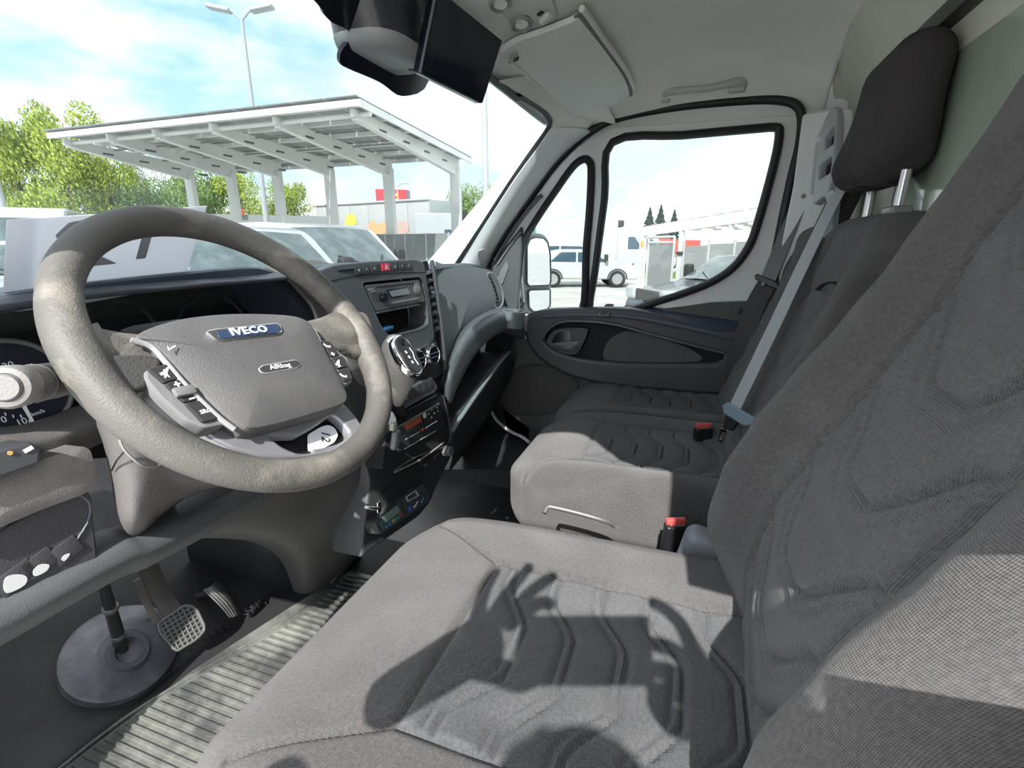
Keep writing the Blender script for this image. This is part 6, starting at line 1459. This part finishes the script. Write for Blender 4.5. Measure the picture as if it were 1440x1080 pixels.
def fleet():
    p, a = place(496, 8.3, -100, 4.0)
    vehicle('van', 'white van with a side window and clear windscreen right behind the dashboard centre', 'van', p, a, VAN, 1.86, VAN_G, VAN_WS, (.85, 4.05), VW, 'parked white vans', extra=lambda t: box('white_tag', (3.05, -.945, 1.55), (.10, .01, .14), white_mark, t, r=.004))
    p, a = place(350, 6.3, -104, 3.7)
    blue = mat('reflecting_blue_glass', (.10, .22, .30), .1, coat=.5)
    vehicle('van', 'silver-white van with a long side window, mostly hidden by the steering wheel rim', 'van', p, a, [(x, z*.94) for x, z in VAN], 1.80, [[(.5, 1.15), (.5, 1.6), (2.6, 1.62), (2.6, 1.12)], [(2.75, 1.12), (2.75, 1.62), (3.4, 1.60), (3.95, 1.12)]], (3.58, 1.745, 4.22, 1.22), (.85, 4.05), mat('van_silver', (.42, .45, .46), .3, coat=.5), 'parked white vans')
    p, a = place(60, 20, -130, 2.0)
    vehicle('van', 'white van with long plain roof at the far left edge', 'van', p, a, BIG, 2.0, BIG_G, BIG_WS, (.95, 4.55), VW, 'parked white vans')
    p, a = place(14, 12, -118, 3.0)
    vehicle('estate_car', 'white tall car with dark glass left of the paper sheet', 'car', p, a, SUV, 1.85, SUV_G, SUV_WS, (.85, 3.55), VW, extra=lambda t: [tube('roof_rail', [(.4, s*.75, 1.74), (1.3, s*.75, 1.78), (2.3, s*.75, 1.74)], .02, VR, t, n=6) for s in (1, -1)])
    p, a = place(150, 28, -120, 2.5)
    vehicle('van', 'white van whose roof shows above the middle of the paper sheet', 'van', p, a, [(x, z*.98) for x, z in BIG], 2.0, BIG_G, (4.2, 2.2, 4.82, 1.46), (.95, 4.55), VW, 'parked white vans')
    # long white trailer with painted fruit
    t = thing('box_trailer', 'long white box trailer with yellow and orange splashes behind the carport columns', 'trailer')
    A = on_ground(449, 33); B = on_ground(606, 27); d = (B-A); L = d.length; u = d.normalized(); z0 = hgt(330, 33)-.3; z1 = hgt(296, 33)
    P = Pl((A+B)/2+Vector((0, 0, 1.2)), Vector((-u.y, u.x, 0)) if Vector((-u.y, u.x, 0)).dot(CAM-A) > 0 else Vector((u.y, -u.x, 0)))
    tw = mat('trailer_white', (.46, .46, .44), .4)
    plate('box', [[(-L/2, .2), (L/2, .2), (L/2, z1-GZ-1.2+.0), (-L/2, z1-GZ-1.2)]], P, 2.4, tw, t, bev=.03)
    zt = z1-GZ-1.2
    for k in range(6): box('wall_panel', (-L/2+L*(k+.5)/6, (zt+.2)/2, .01), (L/6*.95, (zt-.2)*.9, .03), tw, t, P=P, r=.01)
    tube('top_rail', [P.w(-L/2, zt, .04), P.w(L/2, zt, .04)], .06, mat('van_white', (.5, .51, .51)), t, n=6)
    plate('yellow_splash', [sm2([(-L/2+2.4, 1.5), (-L/2+2.5, 1.95), (-L/2+3.0, 2.1), (-L/2+3.3, 1.7), (-L/2+2.9, 1.4)], 3)], P, .01, mat('splash_yellow', (.70, .58, .10), .5), t, h=.04)
    plate('orange_splash', [sm2([(-.2, 1.1), (.2, 1.7), (.7, 1.5), (1.2, 1.6), (1.5, 1.2), (.9, 1.0)], 3)], P, .01, mat('splash_orange', (.62, .40, .20), .5), t, h=.04)
    plate('orange_splash', [circ(2.4, 1.3, .45, 20, .35)], P, .01, mat('splash_pink', (.55, .38, .32), .5), t, h=.04)
    for k in (-L/2+1.5, -L/2+2.8, L/2-2):
        lathe('wheel', [(0, -.12), (.48, -.12), (.48, .12), (0, .12)], axis(P.w(k, -1.2+.48, -.15), P.N), VT, t, n=20)
    box('chassis', (0, -.05, -1.0), (L*.95, .4, 1.8), VBk, t, P=P, r=.02)
    # white cab behind column, blue cars, orange roof, green container
    p, a = place(630, 25, -60, 1.5)
    vehicle('truck', 'white truck cab with refrigerator hood right of the trailer', 'truck', p, a, [(0, .5), (0, 3.0), (1.9, 3.0), (2.0, 2.4), (2.35, 1.6), (2.4, .5)], 2.2, [[(1.3, 1.6), (1.3, 2.3), (1.9, 2.3), (2.15, 1.6)]], (2.02, 2.4, 2.33, 1.65), (1.7,), VW, extra=lambda t: rbox('cooling_unit', (.5, 1.5, .5), .1, VBk, t, axis((2.1, 0, 2.95), (0, 0, 1)), .15))
    p, a = place(566, 23.5, -75, 2.4)
    bl = mat('car_blue', (.10, .22, .36), .25, coat=.6)
    vehicle('car', 'blue car behind the right part of the grey fence', 'car', p, a, [(x, z*1.28) for x, z in CAR], 1.8, [[(x, z*1.28) for x, z in g] for g in CAR_G], (2.5, 1.79, 3.15, 1.3), (.85, 3.4), bl, 'cars behind the fence')
    p, a = place(598, 27, -75, 2.4)
    vehicle('car', 'dark grey-blue car between the blue car and the orange roof', 'car', p, a, [(x, z*1.22) for x, z in CAR], 1.8, [[(x, z*1.22) for x, z in g] for g in CAR_G], (2.5, 1.7, 3.15, 1.24), (.85, 3.4), mat('car_slate', (.12, .15, .20), .25, coat=.6), 'cars behind the fence')
    t = thing('market_stall', 'low stall with a long orange-red roof behind the grey fence', 'stall')
    A = on_ground(575, 34); B = on_ground(668, 30); z = hgt(322, 32)
    loft('awning', [[A+Vector((0, 0, z-GZ+.25)), A+Vector((1.5, 1, z-GZ+.55)), A+Vector((3, 2, z-GZ+.2)), A+Vector((3, 2, z-GZ-.1)), A+Vector((0, 0, z-GZ-.1))], [B+Vector((0, 0, z-GZ-.1)), B+Vector((1.5, 1, z-GZ+.2)), B+Vector((3, 2, z-GZ-.1)), B+Vector((3, 2, z-GZ-.3)), B+Vector((0, 0, z-GZ-.3))]], mat('awning_orange', (.60, .17, .09), .6), t)
    for q in (A, B, A.lerp(B, .5)): tube('post', [q+Vector((.5, .4, 0)), q+Vector((.5, .4, z-GZ))], .05, pole_m(), t, n=6)
    t = thing('green_container', 'green storage container behind the rightmost carport column', 'container')
    A = on_ground(628, 27); B = on_ground(705, 25); d = B-A; u = d.normalized(); n = Vector((u.y, -u.x, 0)); n = n if n.dot(CAM-A) > 0 else -n
    P = Pl((A+B)/2, n); L = d.length+1; H = hgt(306, 26)-GZ
    gm = mat('container_green', (.05, .33, .25), .5)
    plate('shell', [[(-L/2, .1), (L/2, .1), (L/2, H), (-L/2, H)]], P, 2.4, gm, t, bev=.02)
    for k in range(14): box('wall_rib', (-L/2+L*(k+.5)/14, H/2, .02), (L/28, H*.92, .05), gm, t, P=P, r=.01)
    # billboard
    t = thing('billboard', 'red billboard with yellow slanted bars on a post above the trailer', 'billboard')
    C_ = on_ground(557, 62); zc = (hgt(274, 62)+hgt(299, 62))/2; P = Pl((C_.x, C_.y, zc), (CAM-C_)*1.0); P = Pl((C_.x, C_.y, zc), Vector((P.N.x, P.N.y, 0)))
    plate('board', [[(-1.9, -1.1), (1.5, -1.1), (1.5, 1.1), (-1.9, 1.1)]], P, .3, mat('billboard_red', (.55, .06, .08), .5), t, bev=.02)
    plate('shade_side', [[(1.5, -1.1), (1.9, -1.0), (1.9, 1.0), (1.5, 1.1)]], P, .3, mat('billboard_grey', (.18, .18, .2), .5), t, h=-.1)
    for k in (0, 1): plate('yellow_bar', [[(-.3, -.5+k*.55), (.6, -.05+k*.55), (.6, .25+k*.55), (-.3, -.2+k*.55)]], P, .05, mat('bar_yellow', (.75, .55, .08), .5), t, h=.03)
    tube('post', [C_, (C_.x, C_.y, zc-1.1)], .25, pole_m(), t, n=8); box('platform', (1.0, -1.75, 0), (5.5, .25, 1.0), mat('billboard_grey', (.18, .18, .2)), t, P=P, r=.02)
    # grey fence right behind the vans
    t = thing('grey_fence', 'long grey panel fence behind the white van and the carport columns', 'fence')
    A = on_ground(470, 21); B = on_ground(742, 14.5); n_ = 9
    fm = mat('fence_grey_sheet', (.20, .215, .21), .8, bump=(40, .2), var=(2, (.25, .26, .25), .4, .7))
    for k in range(n_):
        a_ = A.lerp(B, k/n_); b_ = A.lerp(B, (k+1)/n_); c = (a_+b_)/2; L = (b_-a_).length
        d = (b_-a_).normalized(); N_ = Vector((d.y, -d.x, 0)); N_ = N_ if N_.dot(CAM-c) > 0 else -N_
        P = Pl((c.x, c.y, GZ), N_)
        plate('fence_panel', [[(-L/2+.02, .05), (L/2-.02, .05), (L/2-.02, 1.98), (-L/2+.02, 1.98)]], P, .03, fm, t, h=.0)
        tube('fence_post', [a_, a_+Vector((0, 0, 2.0))], .035, pole_m(), t, n=6)
    # strip of low wall with orange-tipped posts in front of the tree row
    t = thing('roadside_barrier', 'low grey barrier with small red markers in front of the tree row', 'barrier')
    A = on_ground(275, 27); B = on_ground(452, 31); z = hgt(309, 29)
    P = Pl(((A+B)/2).to_tuple(), CAM-(A+B)/2); P = Pl((A+B)/2, Vector((P.N.x, P.N.y, 0))); L = (B-A).length
    plate('wall', [[(-L/2, 0), (L/2, 0), (L/2, z-GZ), (-L/2, z-GZ)]], P, .2, mat('barrier_grey', (.30, .31, .30), .8), t)
    for k in (-.38, -.13): box('red_marker', (L*k, z-GZ+.1, .1), (.25, .30, .2), mat('marker_red', (.5, .08, .05), .6), t, P=P, r=.02)
    # --- seen through the door windows
    p, a = place(812, 27.5, -78, 2.4)
    vehicle('estate_car', 'white tall car with dark sills behind the wing mirror', 'car', p, a, SUV, 1.85, SUV_G, SUV_WS, (.85, 3.55), VW, 'white cars across the gravel', wr=.36)
    p, a = place(850, 21.5, -70, 3.0)
    vehicle('car', 'low white car with alloy wheels in the left corner of the door window', 'car', p, a, CAR, 1.8, CAR_G, CAR_WS, (.85, 3.4), VW, 'white cars across the gravel')
    def coolbox(t):
        rbox('cargo_box', (4.4, 2.25, 2.1), .04, VW, t, axis((.2, 0, 1.95), (0, 0, 1)), .5)
        rbox('cooling_unit', (.4, 1.4, .35), .08, VBk, t, axis((2.6, 0, 2.75), (0, 0, 1)), .15)
    p, a = place(868, 30, -72, 2.6)
    vehicle('refrigerated_truck', 'white box truck with cooling unit seen across the gravel', 'truck', p, a, [(0, .45), (0, 1.0), (2.3, 1.0), (2.4, 2.35), (3.2, 2.35), (3.9, 1.45), (4.5, 1.2), (4.6, .6), (4.5, .4)], 2.0, [[(3.0, 1.4), (3.0, 2.05), (3.35, 2.05), (3.8, 1.4)]], (3.3, 2.25, 3.9, 1.5), (.8, 3.8), VW, extra=coolbox)
    p, a = place(884, 33, -80, 2.8)
    vehicle('van', 'white van just right of the box truck, in front of the red roof', 'van', p, a, BIG, 2.0, BIG_G, BIG_WS, (.95, 4.55), VW, 'parked white vans')
    t = thing('red_roofed_shed', 'low shed with bright red roof beyond the white truck', 'shed')
    A = on_ground(855, 48); B = on_ground(925, 40); P = Pl((A+B)/2, Vector(((CAM-A).x, (CAM-A).y, 0))); L = (B-A).length; z = hgt(334, 44)-GZ
    plate('roof', [[(-L/2, z-.9), (L/2+1, z-1.3), (L/2+1, z-.3), (-L/2, z+.1)]], P, 2.5, mat('roof_red', (.55, .09, .07), .6), t, bev=.02)
    plate('wall', [[(-L/2+.2, 0), (L/2+.8, 0), (L/2+.8, z-.9), (-L/2+.2, z-.8)]], P, 2.2, mat('shed_wall', (.25, .18, .15), .8), t, h=-.1)
    # second carport on the right
    t = thing('carport', 'second white carport with slatted roof seen through the door window', 'carport', group=None)
    a0 = on_ground(906, 17); a1 = on_ground(1068, 13); d = (a1-a0).normalized(); n = Vector((-d.y, d.x, 0)); n = n if n.dot(a0-CAM) > 0 else -n
    zf = hgt(322, 17); zb = hgt(306, 13)+.05
    b0, b1 = a0+n*5.0+d*.5, a1+n*5.0+d*2
    F0, F1 = Vector((a0.x, a0.y, zf)), Vector((a1.x, a1.y, zb+.05)); B0, B1 = Vector((b0.x, b0.y, zf+.10)), Vector((b1.x, b1.y, zb+.2))
    beam('front_beam', F0, F1, .14, .26, CW, t); beam('rear_beam', B0, B1, .14, .22, CW, t)
    for k in range(9):
        f = F0.lerp(F1, k/8); b = B0.lerp(B1, k/8); beam('rafter', f+Vector((0, 0, .03)), b, .08, .14, CW, t)
    for k in range(7):
        f = F0.lerp(B0, (k+.3)/7)+Vector((0, 0, .04)); b = F1.lerp(B1, (k+.3)/7)+Vector((0, 0, .04)); beam('roof_slat', f, b, .32, .04, mat('slat_beige', (.36, .34, .27), .7), t)
    for k, f_ in enumerate((0.0, .40, .8, 1.0)):
        for (g0, g1) in ((F0, F1), (B0, B1)):
            q = g0.lerp(g1, f_); tube('post', [(q.x, q.y, GZ), q], .07, CW, t, n=8)
    # gate and mesh panels
    g = thing('yard_gate', 'white framed gate leaf with grey mesh at the edge of the gravel', 'gate')
    A = on_ground(912, 13.2); B = on_ground(948, 12.4); d = (B-A).normalized(); N_ = Vector((d.y, -d.x, 0)); N_ = N_ if N_.dot(CAM-A) > 0 else -N_
    P = Pl((A.x, A.y, GZ), N_); L = (B-A).length; H = hgt(335, 13)-GZ
    if (P.w(1, 0)-B).length > (P.w(-1, 0)-B).length: L = -L
    gw = mat('gate_white', (.48, .49, .48), .5)
    for a_, b_ in (((0, .15), (0, H)), ((L, .15), (L, H)), ((0, H), (L, H)), ((0, .15), (L, .15)), ((0, H-.12), (L, H-.12))):
        tube('gate_tube', [P.w(*a_), P.w(*b_)], .03, gw, g, n=8)
    plate('mesh_sheet', [[(min(0, L)+.06, .2), (max(0, L)-.06, .2), (max(0, L)-.06, H-.16), (min(0, L)+.06, H-.16)]], P, .01, mat('mesh_grey', (.25, .26, .255), .8, bump=(120, .5)), g)
    gp = thing('gate_post', 'tall white post with an orange mark left of the gate leaf', 'post', tuple(on_ground(902, 13.3)))
    q = on_ground(902, 13.3); box('post_tube', (q.x, q.y, (GZ+hgt(322, 13.3))/2), (.10, .10, hgt(322, 13.3)-GZ), gw, gp, r=.01); box('orange_mark', (q.x-.05, q.y-.02, 1.1), (.02, .08, .16), mat('mark_orange', (.6, .3, .08), .6), gp, r=0)
    q = on_ground(957, 12.2); gp = thing('gate_post', 'white post with hinges right of the gate leaf', 'post', tuple(q)); box('post_tube', (q.x, q.y, (GZ+1.35)/2), (.10, .10, 1.35-GZ), gw, gp, r=.01)
    for z in (.1, .9): box('hinge', (q.x-.06, q.y, z), (.06, .14, .08), VBk, gp, r=.01)
    f = thing('mesh_fence', 'grey mesh fence right of the gate, behind the dark car', 'fence')
    A = on_ground(962, 12.6); B = on_ground(1110, 12.6)
    for k in range(4):
        a_ = A.lerp(B, k/4); b_ = A.lerp(B, (k+1)/4); c = (a_+b_)/2; L = (b_-a_).length; P = Pl((c.x, c.y, GZ), Vector((d.y, -d.x, 0)) if Vector((d.y, -d.x, 0)).dot(CAM-c) > 0 else Vector((-d.y, d.x, 0)))
        dd = (b_-a_).normalized(); NN = Vector((dd.y, -dd.x, 0)); NN = NN if NN.dot(CAM-c) > 0 else -NN; P = Pl((c.x, c.y, GZ), NN)
        plate('mesh_sheet', [[(-L/2+.02, .05), (L/2-.02, .05), (L/2-.02, 1.62+.14*k/3), (-L/2+.02, 1.60+.14*k/3)]], P, .01, mat('mesh_grey', (.25, .26, .255)), f)
        tube('fence_post', [a_, a_+Vector((0, 0, 1.75))], .03, gw, f, n=6)
    p, a = place(1018, 9.8, 122, 2.9)
    vehicle('car', 'dark blue-grey car parked closest outside the passenger door window', 'car', p, a, CAR, 1.8, CAR_G, CAR_WS, (.85, 3.4), mat('car_dark_blue', (.09, .10, .12), .25, coat=.6))
def pole_m(): return mat('galvanised_pole', (.40, .42, .42), .5)
fleet()
def wing_mirror():
    t = thing('wing_mirror', 'large two-part wing mirror in a pale housing outside the quarter window', 'mirror', tuple(U(750, 390, 'x', 1.02)))
    P = Pl(U(756, 385, 'x', 1.03), (-.55, -.83, .0))
    hs = [(731, 345), (736, 333), (746, 328), (762, 328), (771, 334), (776, 350), (777, 400), (774, 432), (766, 441), (744, 442), (734, 430), (730, 395)]
    plate('housing', [sm2(P.pxs(hs), 3)], P, .07, mat('mirror_housing', (.30, .31, .31), .35), t, h=-.004, bev=.012, res=3)
    up = [(741, 346), (745, 337), (752, 334), (764, 335), (770, 342), (773, 358), (774, 395), (772, 401), (744, 402), (741, 398)]
    lo = [(743, 410), (746, 408), (773, 407), (773, 430), (767, 437), (750, 438), (744, 432)]
    mg = mat('mirror_glass', (.85, .87, .9), .03, metal=1)
    plate('upper_glass', [rnd(P.pxs(up), .006)], P, .004, mg, t, h=.002)
    plate('lower_glass', [rnd(P.pxs(lo), .006)], P, .004, mg, t, h=.002)
    for q in (up, lo):
        r = rnd(P.pxs(q), .006); r = [P.w(a, b, .002) for a, b in inset(r, -.001)]; r += r[:2]; loft('glass_rim', tube_rings(r, .0035, 6), mat('mirror_rim', (.10, .105, .11), .4), t)
    e = [P.wp(x, y, .0) for x, y in ((734, 345), (731, 372), (733, 400), (735, 425))]; tube('bright_edge', e, .008, mat('mirror_bright_edge', (.5, .52, .54), .2, metal=.6), t, sm=4, n=8)
    tube('mount_arm', [P.wp(738, 425, -.03), U(712, 440, 'x', .86)], .025, black, t, n=10)
wing_mirror()
# ================================================================== THE PERSON AT THE DOOR WITH THE PHONE
def skin(name, chains, m, parent, sub=2):
    "one continuous skinned body; chains of (point, radius) sharing joints"
    V = []; E = []; R = []; key = {}
    for ch in chains:
        prev = None
        for p, r in ch:
            k = tuple(round(c, 4) for c in p)
            if k not in key: key[k] = len(V); V.append(k); R.append(r)
            i = key[k]
            if prev is not None and prev != i: E.append((prev, i))
            prev = i
    me = bpy.data.meshes.new(name); me.from_pydata(V, E, []); o = bpy.data.objects.new(name, me); COL.objects.link(o); me.materials.append(m)
    sk = o.modifiers.new('skin', 'SKIN'); sk.use_smooth_shade = True
    for i, v in enumerate(me.skin_vertices[0].data):
        r = R[i]; v.radius = (r, r) if isinstance(r, (int, float)) else r; v.use_root = (i == 0)
    s = o.modifiers.new('smooth', 'SUBSURF'); s.levels = sub; s.render_levels = sub
    if parent: o.parent = parent
    return o
def person():
    t = thing('person', 'person in a dark jacket outside the driver door, whose shadow lies on the driver seat', 'person', (0, 0, 0))
    sk = mat('skin', (.42, .26, .19), .55, var=(20, (.36, .20, .15), .4, .7)); cl = mat('dark_jacket', (.03, .035, .05), .8, bump=(200, .3)); tr = mat('dark_trousers', (.025, .027, .032), .85)
    X = -1.38; hy = -.02
    HC = Vector((X, hy, 1.16))
    # clothed body as one surface: trunk, arms, legs
    pel = (X-.02, hy, .36)
    sl, sr = (X, hy+.20, .87), (X, hy-.20, .87)
    eL, wL = (-1.17, .315, .80), (-1.035, .225, .985)
    eR, wR = (-1.17, -.275, 1.00), (-1.055, -.165, 1.060)
    body = skin('clothed_body', [
        [(pel, (.15, .11)), ((X-.01, hy, .50), (.14, .10)), ((X, hy, .68), (.155, .105)), ((X, hy, .85), (.13, .09)), ((X, hy, .95), .055)],
        [((X, hy, .85), (.13, .09)), (sl, .065), (eL, .045), (tuple(Vector(eL).lerp(Vector(wL), .85)), .034)],
        [((X, hy, .85), (.13, .09)), (sr, .065), (eR, .050), (tuple(Vector(eR).lerp(Vector(wR), .85)), .040)],
        [(pel, (.15, .11)), ((X-.02, hy+.10, .28), .095), ((X-.01, hy+.11, -.06), .062), ((X-.03, hy+.11, -.46), .042), ((X+.09, hy+.12, -.50), .040)],
        [(pel, (.15, .11)), ((X-.02, hy-.10, .28), .095), ((X-.01, hy-.11, -.06), .062), ((X-.03, hy-.11, -.46), .042), ((X+.09, hy-.12, -.50), .040)]], cl, t)
    # head with face
    def fH(q, n):
        x, y, z = q; q = Vector((x, y, z))
        q.x *= 1+.10*sstep(.0, .10, z)
        if z < 0: q.y *= 1-.28*sstep(0, -.12, z); q.x -= .012*sstep(0, -.12, z)*(1 if x < 0 else -.4)
        if x > 0:
            q.x += .022*math.exp(-(y/.012)**2-((z+.012)/.022)**2)      # nose
            q.x -= .010*(math.exp(-((abs(y)-.032)/.015)**2-((z-.012)/.012)**2))   # eye sockets
            q.x += .006*math.exp(-(y/.024)**2-((z+.052)/.008)**2) - .004*math.exp(-(y/.026)**2-((z+.058)/.003)**2)
            q.x += .006*math.exp(-(y/.02)**2-((z+.095)/.015)**2)
        return q
    rbox('head', (.185, .15, .235), .073, sk, t, Matrix.Translation(HC) @ Matrix.Rotation(.12, 4, 'Y'), .008, fH)
    skin('neck', [[((X-.01, hy, .90), .052), ((X, hy, 1.06), .050)]], sk, t)
    for s in (1, -1):
        rbox('ear', (.035, .014, .06), .006, sk, t, Matrix.Translation(HC+Vector((-.01, s*.078, -.005))) @ Matrix.Rotation(-.15, 4, 'Y'), .008)
        rbox('eye', (.014, .026, .012), .0055, mat('eye_white', (.6, .6, .6), .2), t, Matrix.Translation(HC+Vector((.080, s*.032, .010))), .004)
        rbox('eyebrow', (.008, .036, .006), .003, mat('hair_brown', (.05, .035, .025), .8), t, Matrix.Translation(HC+Vector((.093, s*.032, .034))), .006)
    def fHair(q, n):
        q = Vector(q)
        if q.x > .04 and q.z < .03: q.x = .04+(q.x-.04)*.1
        return q+n*(.004*sin(q.y*180)*sin(q.z*120))
    rbox('hair', (.205, .170, .17), .078, mat('hair_brown', (.05, .035, .025)), t, Matrix.Translation(HC+Vector((-.022, 0, .048))), .010, fHair)
    # phone, just behind the camera
    ph = thing('phone', 'black phone held level in both hands at the open driver door', 'phone', tuple(CAM-DV*.02))
    c = CAM-DV*.016-RV*.040-UV*.018
    M = Matrix.Translation(c) @ Matrix((RV, UV, -DV)).transposed().to_4x4()
    rbox('phone_body', (.158, .076, .009), .004, gloss_black, ph, M, .01)
    rbox('screen', (.148, .069, .001), .0004, mat('phone_screen', (.03, .03, .035), .1), ph, M @ Matrix.Translation((0, 0, .0050)), .03)
    lathe('lens', [(0, 0), (.008, 0), (.008, .0018), (0, .0018)], M @ Matrix.Translation((.040, .018, -.0062)), gloss_black, ph, n=20)
    # hands. Each is one surface: palm and five fingers
    def hand(nm, wrist, palm, fingers, thumb):
        W_, P_ = Vector(wrist), Vector(palm)
        ch = [[(tuple(W_-(P_-W_).normalized()*.03), .028), (tuple(W_), .027), (tuple(W_.lerp(P_, .55)), .031), (tuple(P_), .034), (tuple(P_+(P_-W_).normalized()*.022), .028)]]
        o = skin(nm, ch, sk, t, 2)
        for f in fingers:
            pts = [P_.lerp(Vector(f[0]), .45)]+[Vector(q) for q in f]; rr = [.0115, .0105, .0095, .0088, .0075]
            skin('finger', [[(tuple(p), r) for p, r in zip(pts, rr)]], sk, o, 2)
            tip = pts[-1]; dr = (pts[-1]-pts[-2]).normalized()
        pts = [P_.lerp(W_, .4)]+[Vector(q) for q in thumb]
        skin('thumb', [[(tuple(p), r) for p, r in zip(pts, [.015, .0135, .0115, .0095])]], sk, o, 2)
    x = -1.005
    hand('left_hand', (-1.03, .205, 1.005), (-1.012, .145, 1.068),
         [[(x, .165, 1.105), (x+.004, .168, 1.135), (x+.006, .165, 1.158), (x+.006, .161, 1.170)],
          [(x, .140, 1.118), (x+.004, .133, 1.150), (x+.008, .124, 1.172), (x+.010, .119, 1.188)],
          [(x, .122, 1.118), (x+.006, .107, 1.145), (x+.010, .092, 1.165), (x+.012, .080, 1.178)],
          [(x+.004, .108, 1.110), (x+.008, .093, 1.128), (x+.010, .082, 1.130), (x+.012, .074, 1.122)]],
         [(-1.008, .112, 1.035), (-1.004, .090, 1.026), (-1.002, .070, 1.038)])
    hand('right_hand', (-1.050, -.158, 1.062), (-1.028, -.118, 1.095),
         [[(x-.005, -.095, 1.125), (x, -.085, 1.152), (x+.005, -.066, 1.166), (x+.008, -.044, 1.172)],
          [(x-.010, -.090, 1.110), (x-.012, -.070, 1.126), (x-.010, -.052, 1.124), (x-.008, -.040, 1.116)],
          [(x-.014, -.084, 1.092), (x-.018, -.064, 1.100), (x-.016, -.050, 1.096), (x-.014, -.040, 1.090)],
          [(x-.014, -.080, 1.074), (x-.018, -.064, 1.076), (x-.016, -.052, 1.072), (x-.014, -.044, 1.068)]],
         [(-1.018, -.070, 1.040), (-1.010, -.056, 1.044), (-1.004, -.044, 1.056)])
person()
